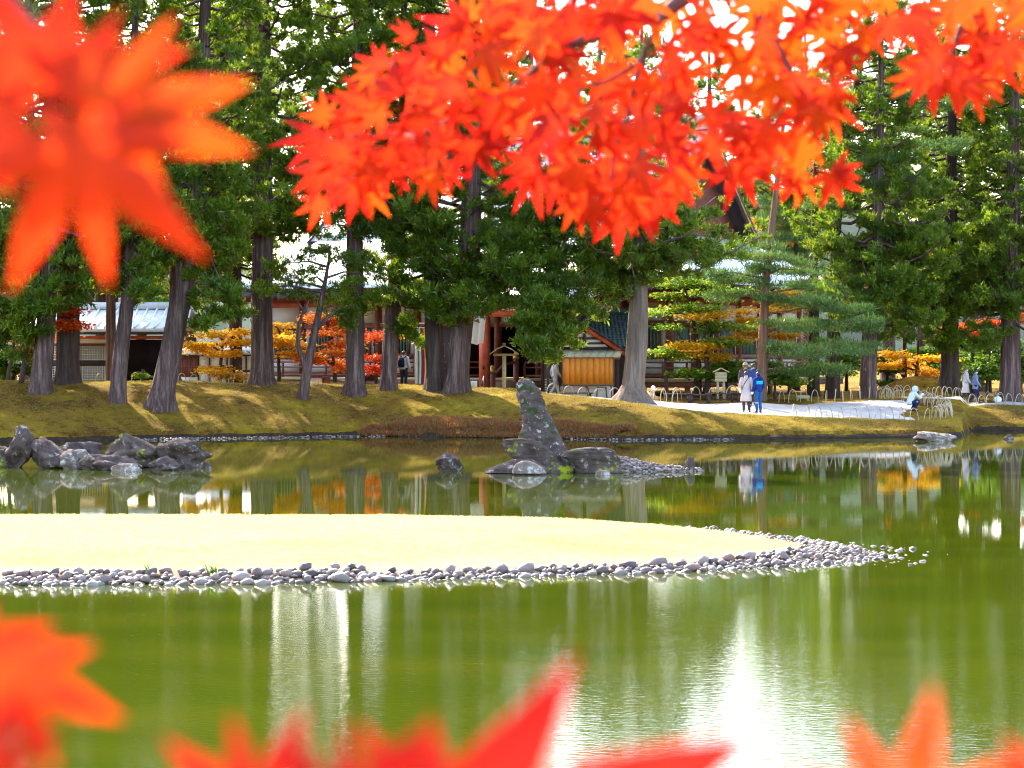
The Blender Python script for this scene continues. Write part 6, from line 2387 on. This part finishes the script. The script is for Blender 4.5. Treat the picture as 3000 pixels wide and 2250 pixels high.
# outline leaves read from the photograph: heart x, y, direction, length
EDGE = [(950, 405, 172, 135, 'main'), (955, 345, 140, 95, 'main'), (950, 490, 215, 115, 'left'), (940, 585, -105, 95, 'left'), (1040, 545, -95, 100, 'left'), (1085, 560, -50, 80, 'left'), (1120, 480, -85, 105, 'left'), (1180, 468, -95, 98, 'low'),
        (1255, 505, -75, 98, 'low'), (1300, 490, -40, 90, 'low'), (1378, 420, -88, 122, 'low'), (1410, 420, -40, 90, 'low'), (1330, 410, 195, 80, 'low'), (1555, 480, 190, 105, 'midl'), (1560, 510, 235, 115, 'midl'), (1620, 520, -100, 100, 'midl'),
        (1690, 580, -110, 105, 'mid'), (1740, 590, -95, 105, 'mid'), (1815, 620, -90, 108, 'mid'), (1870, 600, -65, 100, 'mid'), (1900, 570, -75, 110, 'mid'), (1965, 520, -80, 100, 'mid'), (1990, 490, -55, 105, 'mid'),
        (2080, 400, -70, 120, 'right'), (2160, 470, -62, 125, 'right'), (2180, 440, -40, 100, 'right'), (2350, 515, -98, 95, 'right'), (2330, 520, -150, 80, 'right'), (2435, 510, -70, 105, 'right'), (2450, 500, -15, 75, 'right'), (2335, 400, -60, 110, 'right'), (2430, 290, -75, 125, 'right'), (2440, 260, -25, 85, 'right'),
        (2725, 215, -125, 115, 'far'), (2700, 220, 185, 90, 'far'), (2790, 225, -88, 115, 'far'), (2850, 240, -78, 110, 'far'), (2880, 220, -40, 80, 'far'), (2740, 150, 200, 100, 'far'), (2930, 190, -60, 90, 'far'), (2990, 150, -80, 100, 'far'),
        (1200, 112, 110, 62, 'main'), (1120, 195, 120, 78, 'main'), (1090, 210, 200, 62, 'main'), (1375, 50, 80, 72, 'main'), (1350, 70, 160, 70, 'main'), (1420, 60, 40, 70, 'main'), (1300, 150, 170, 95, 'main'), (1240, 190, 190, 90, 'main'), (1060, 300, 160, 105, 'main'), (1480, 25, 200, 85, 'main'), (1560, 15, 185, 90, 'main'), (1470, 90, 70, 60, 'main'), (1040, 340, 210, 90, 'main'),
        (2540, 90, -95, 110, 'right'), (2470, 130, -110, 100, 'right'), (2600, 60, -80, 95, 'far'), (2455, 140, 225, 70, 'right')]
for (a, b, ang, R, br) in EDGE:
    put_leaf(a, b, ang, R * 1.1, D0 + mr_.uniform(-.10, .08), br, roll=mr_.gauss(0, .28), tilt=mr_.uniform(-.25, .25))
MASS = np.array([(960, 385), (1060, 290), (1130, 215), (1260, 180), (1310, 90), (1390, 50), (1480, 0), (1560, -60), (3060, -60), (3060, 130), (2960, 180), (2860, 230), (2760, 220), (2710, 170), (2620, 80), (2520, 70), (2450, 160), (2425, 300), (2430, 480), (2360, 500), (2290, 430), (2180, 460), (2080, 380), (1985, 500), (1880, 590), (1800, 610), (1700, 570), (1580, 480), (1500, 390), (1380, 400), (1250, 480), (1130, 460), (980, 540), (940, 470)], float)
tries, placed = 0, []
while len(placed) < 135 and tries < 40000:
    tries += 1
    a, b = mr_.uniform(940, 3050), mr_.uniform(-70, 620)
    if float(poly_sd(np.array([a]), np.array([b]), MASS)[0]) < 12:
        continue
    if any((a - q[0]) ** 2 + (b - q[1]) ** 2 < (50 if tries < 20000 else 40) ** 2 for q in placed):
        continue
    # holes where the sky shows through
    hole = False
    for (hx_, hy_, hr_) in ((1635, 95, 40), (1880, 50, 55), (2150, 40, 40), (2060, 240, 48), (2090, 300, 40), (1890, 200, 36), (2220, 330, 40), (2480, 30, 30), (1470, 205, 30), (1730, 145, 28), (2940, 215, 26)):
        if (a - hx_) ** 2 + (b - hy_) ** 2 < hr_ ** 2:
            hole = True
    if hole:
        continue
    placed.append((a, b))
    br = 'main' if a < 1500 else ('far' if a > 2560 else ('right' if a > 2050 else ('midl' if b > 250 and a < 1750 else ('mid' if b > 120 else 'main'))))
    ang = -90 + mr_.gauss(0, 55) - (35 if a < 1300 else 0)
    put_leaf(a, b, ang, mr_.uniform(100, 155), D0 + mr_.uniform(-.16, .18), br)
# large leaves close to the lens
for (a, b, ang, R, d, br, ro, ti, tn_) in ((300, 340, -20, 470, .60, 'near', .12, 0, .75), (235, 400, -84, 520, .58, 'near', .1, -.05, .6), (95, 230, 112, 400, .63, 'near', .25, .1, .35), (20, 330, 190, 330, .61, 'near', .2, -.1, .5), (215, 260, 62, 330, .62, 'near', -.2, -.1, .5),
                                      (0, 1950, -70, 400, .43, 'under', .1, .05, .3), (-90, 1900, -60, 330, .45, 'under', .1, .1, .05), (-60, 2280, 25, 300, .42, 'under', .2, .2, .3),
                                      (740, 2400, 100, 370, .42, 'under', .2, .1, .15), (1010, 2420, 92, 360, .41, 'under', -.2, .1, .0), (1250, 2420, 84, 380, .43, 'under', .2, -.1, .2), (1300, 2550, -23, 1040, .40, 'under', .0, 0, .15), (880, 2480, 85, 330, .43, 'under', 0, .1, .3), (1120, 2480, 110, 330, .43, 'under', 0, .1, .3),
                                      (2645, 2440, 112, 430, .42, 'under', .1, 0, .7), (3060, 2330, 115, 220, .43, 'under', .2, .1, .4)):
    put_leaf(a, b, ang, R, d, br, tilt=ti, roll=ro, tone=tn_, mesh=mr_.choice(BROAD))
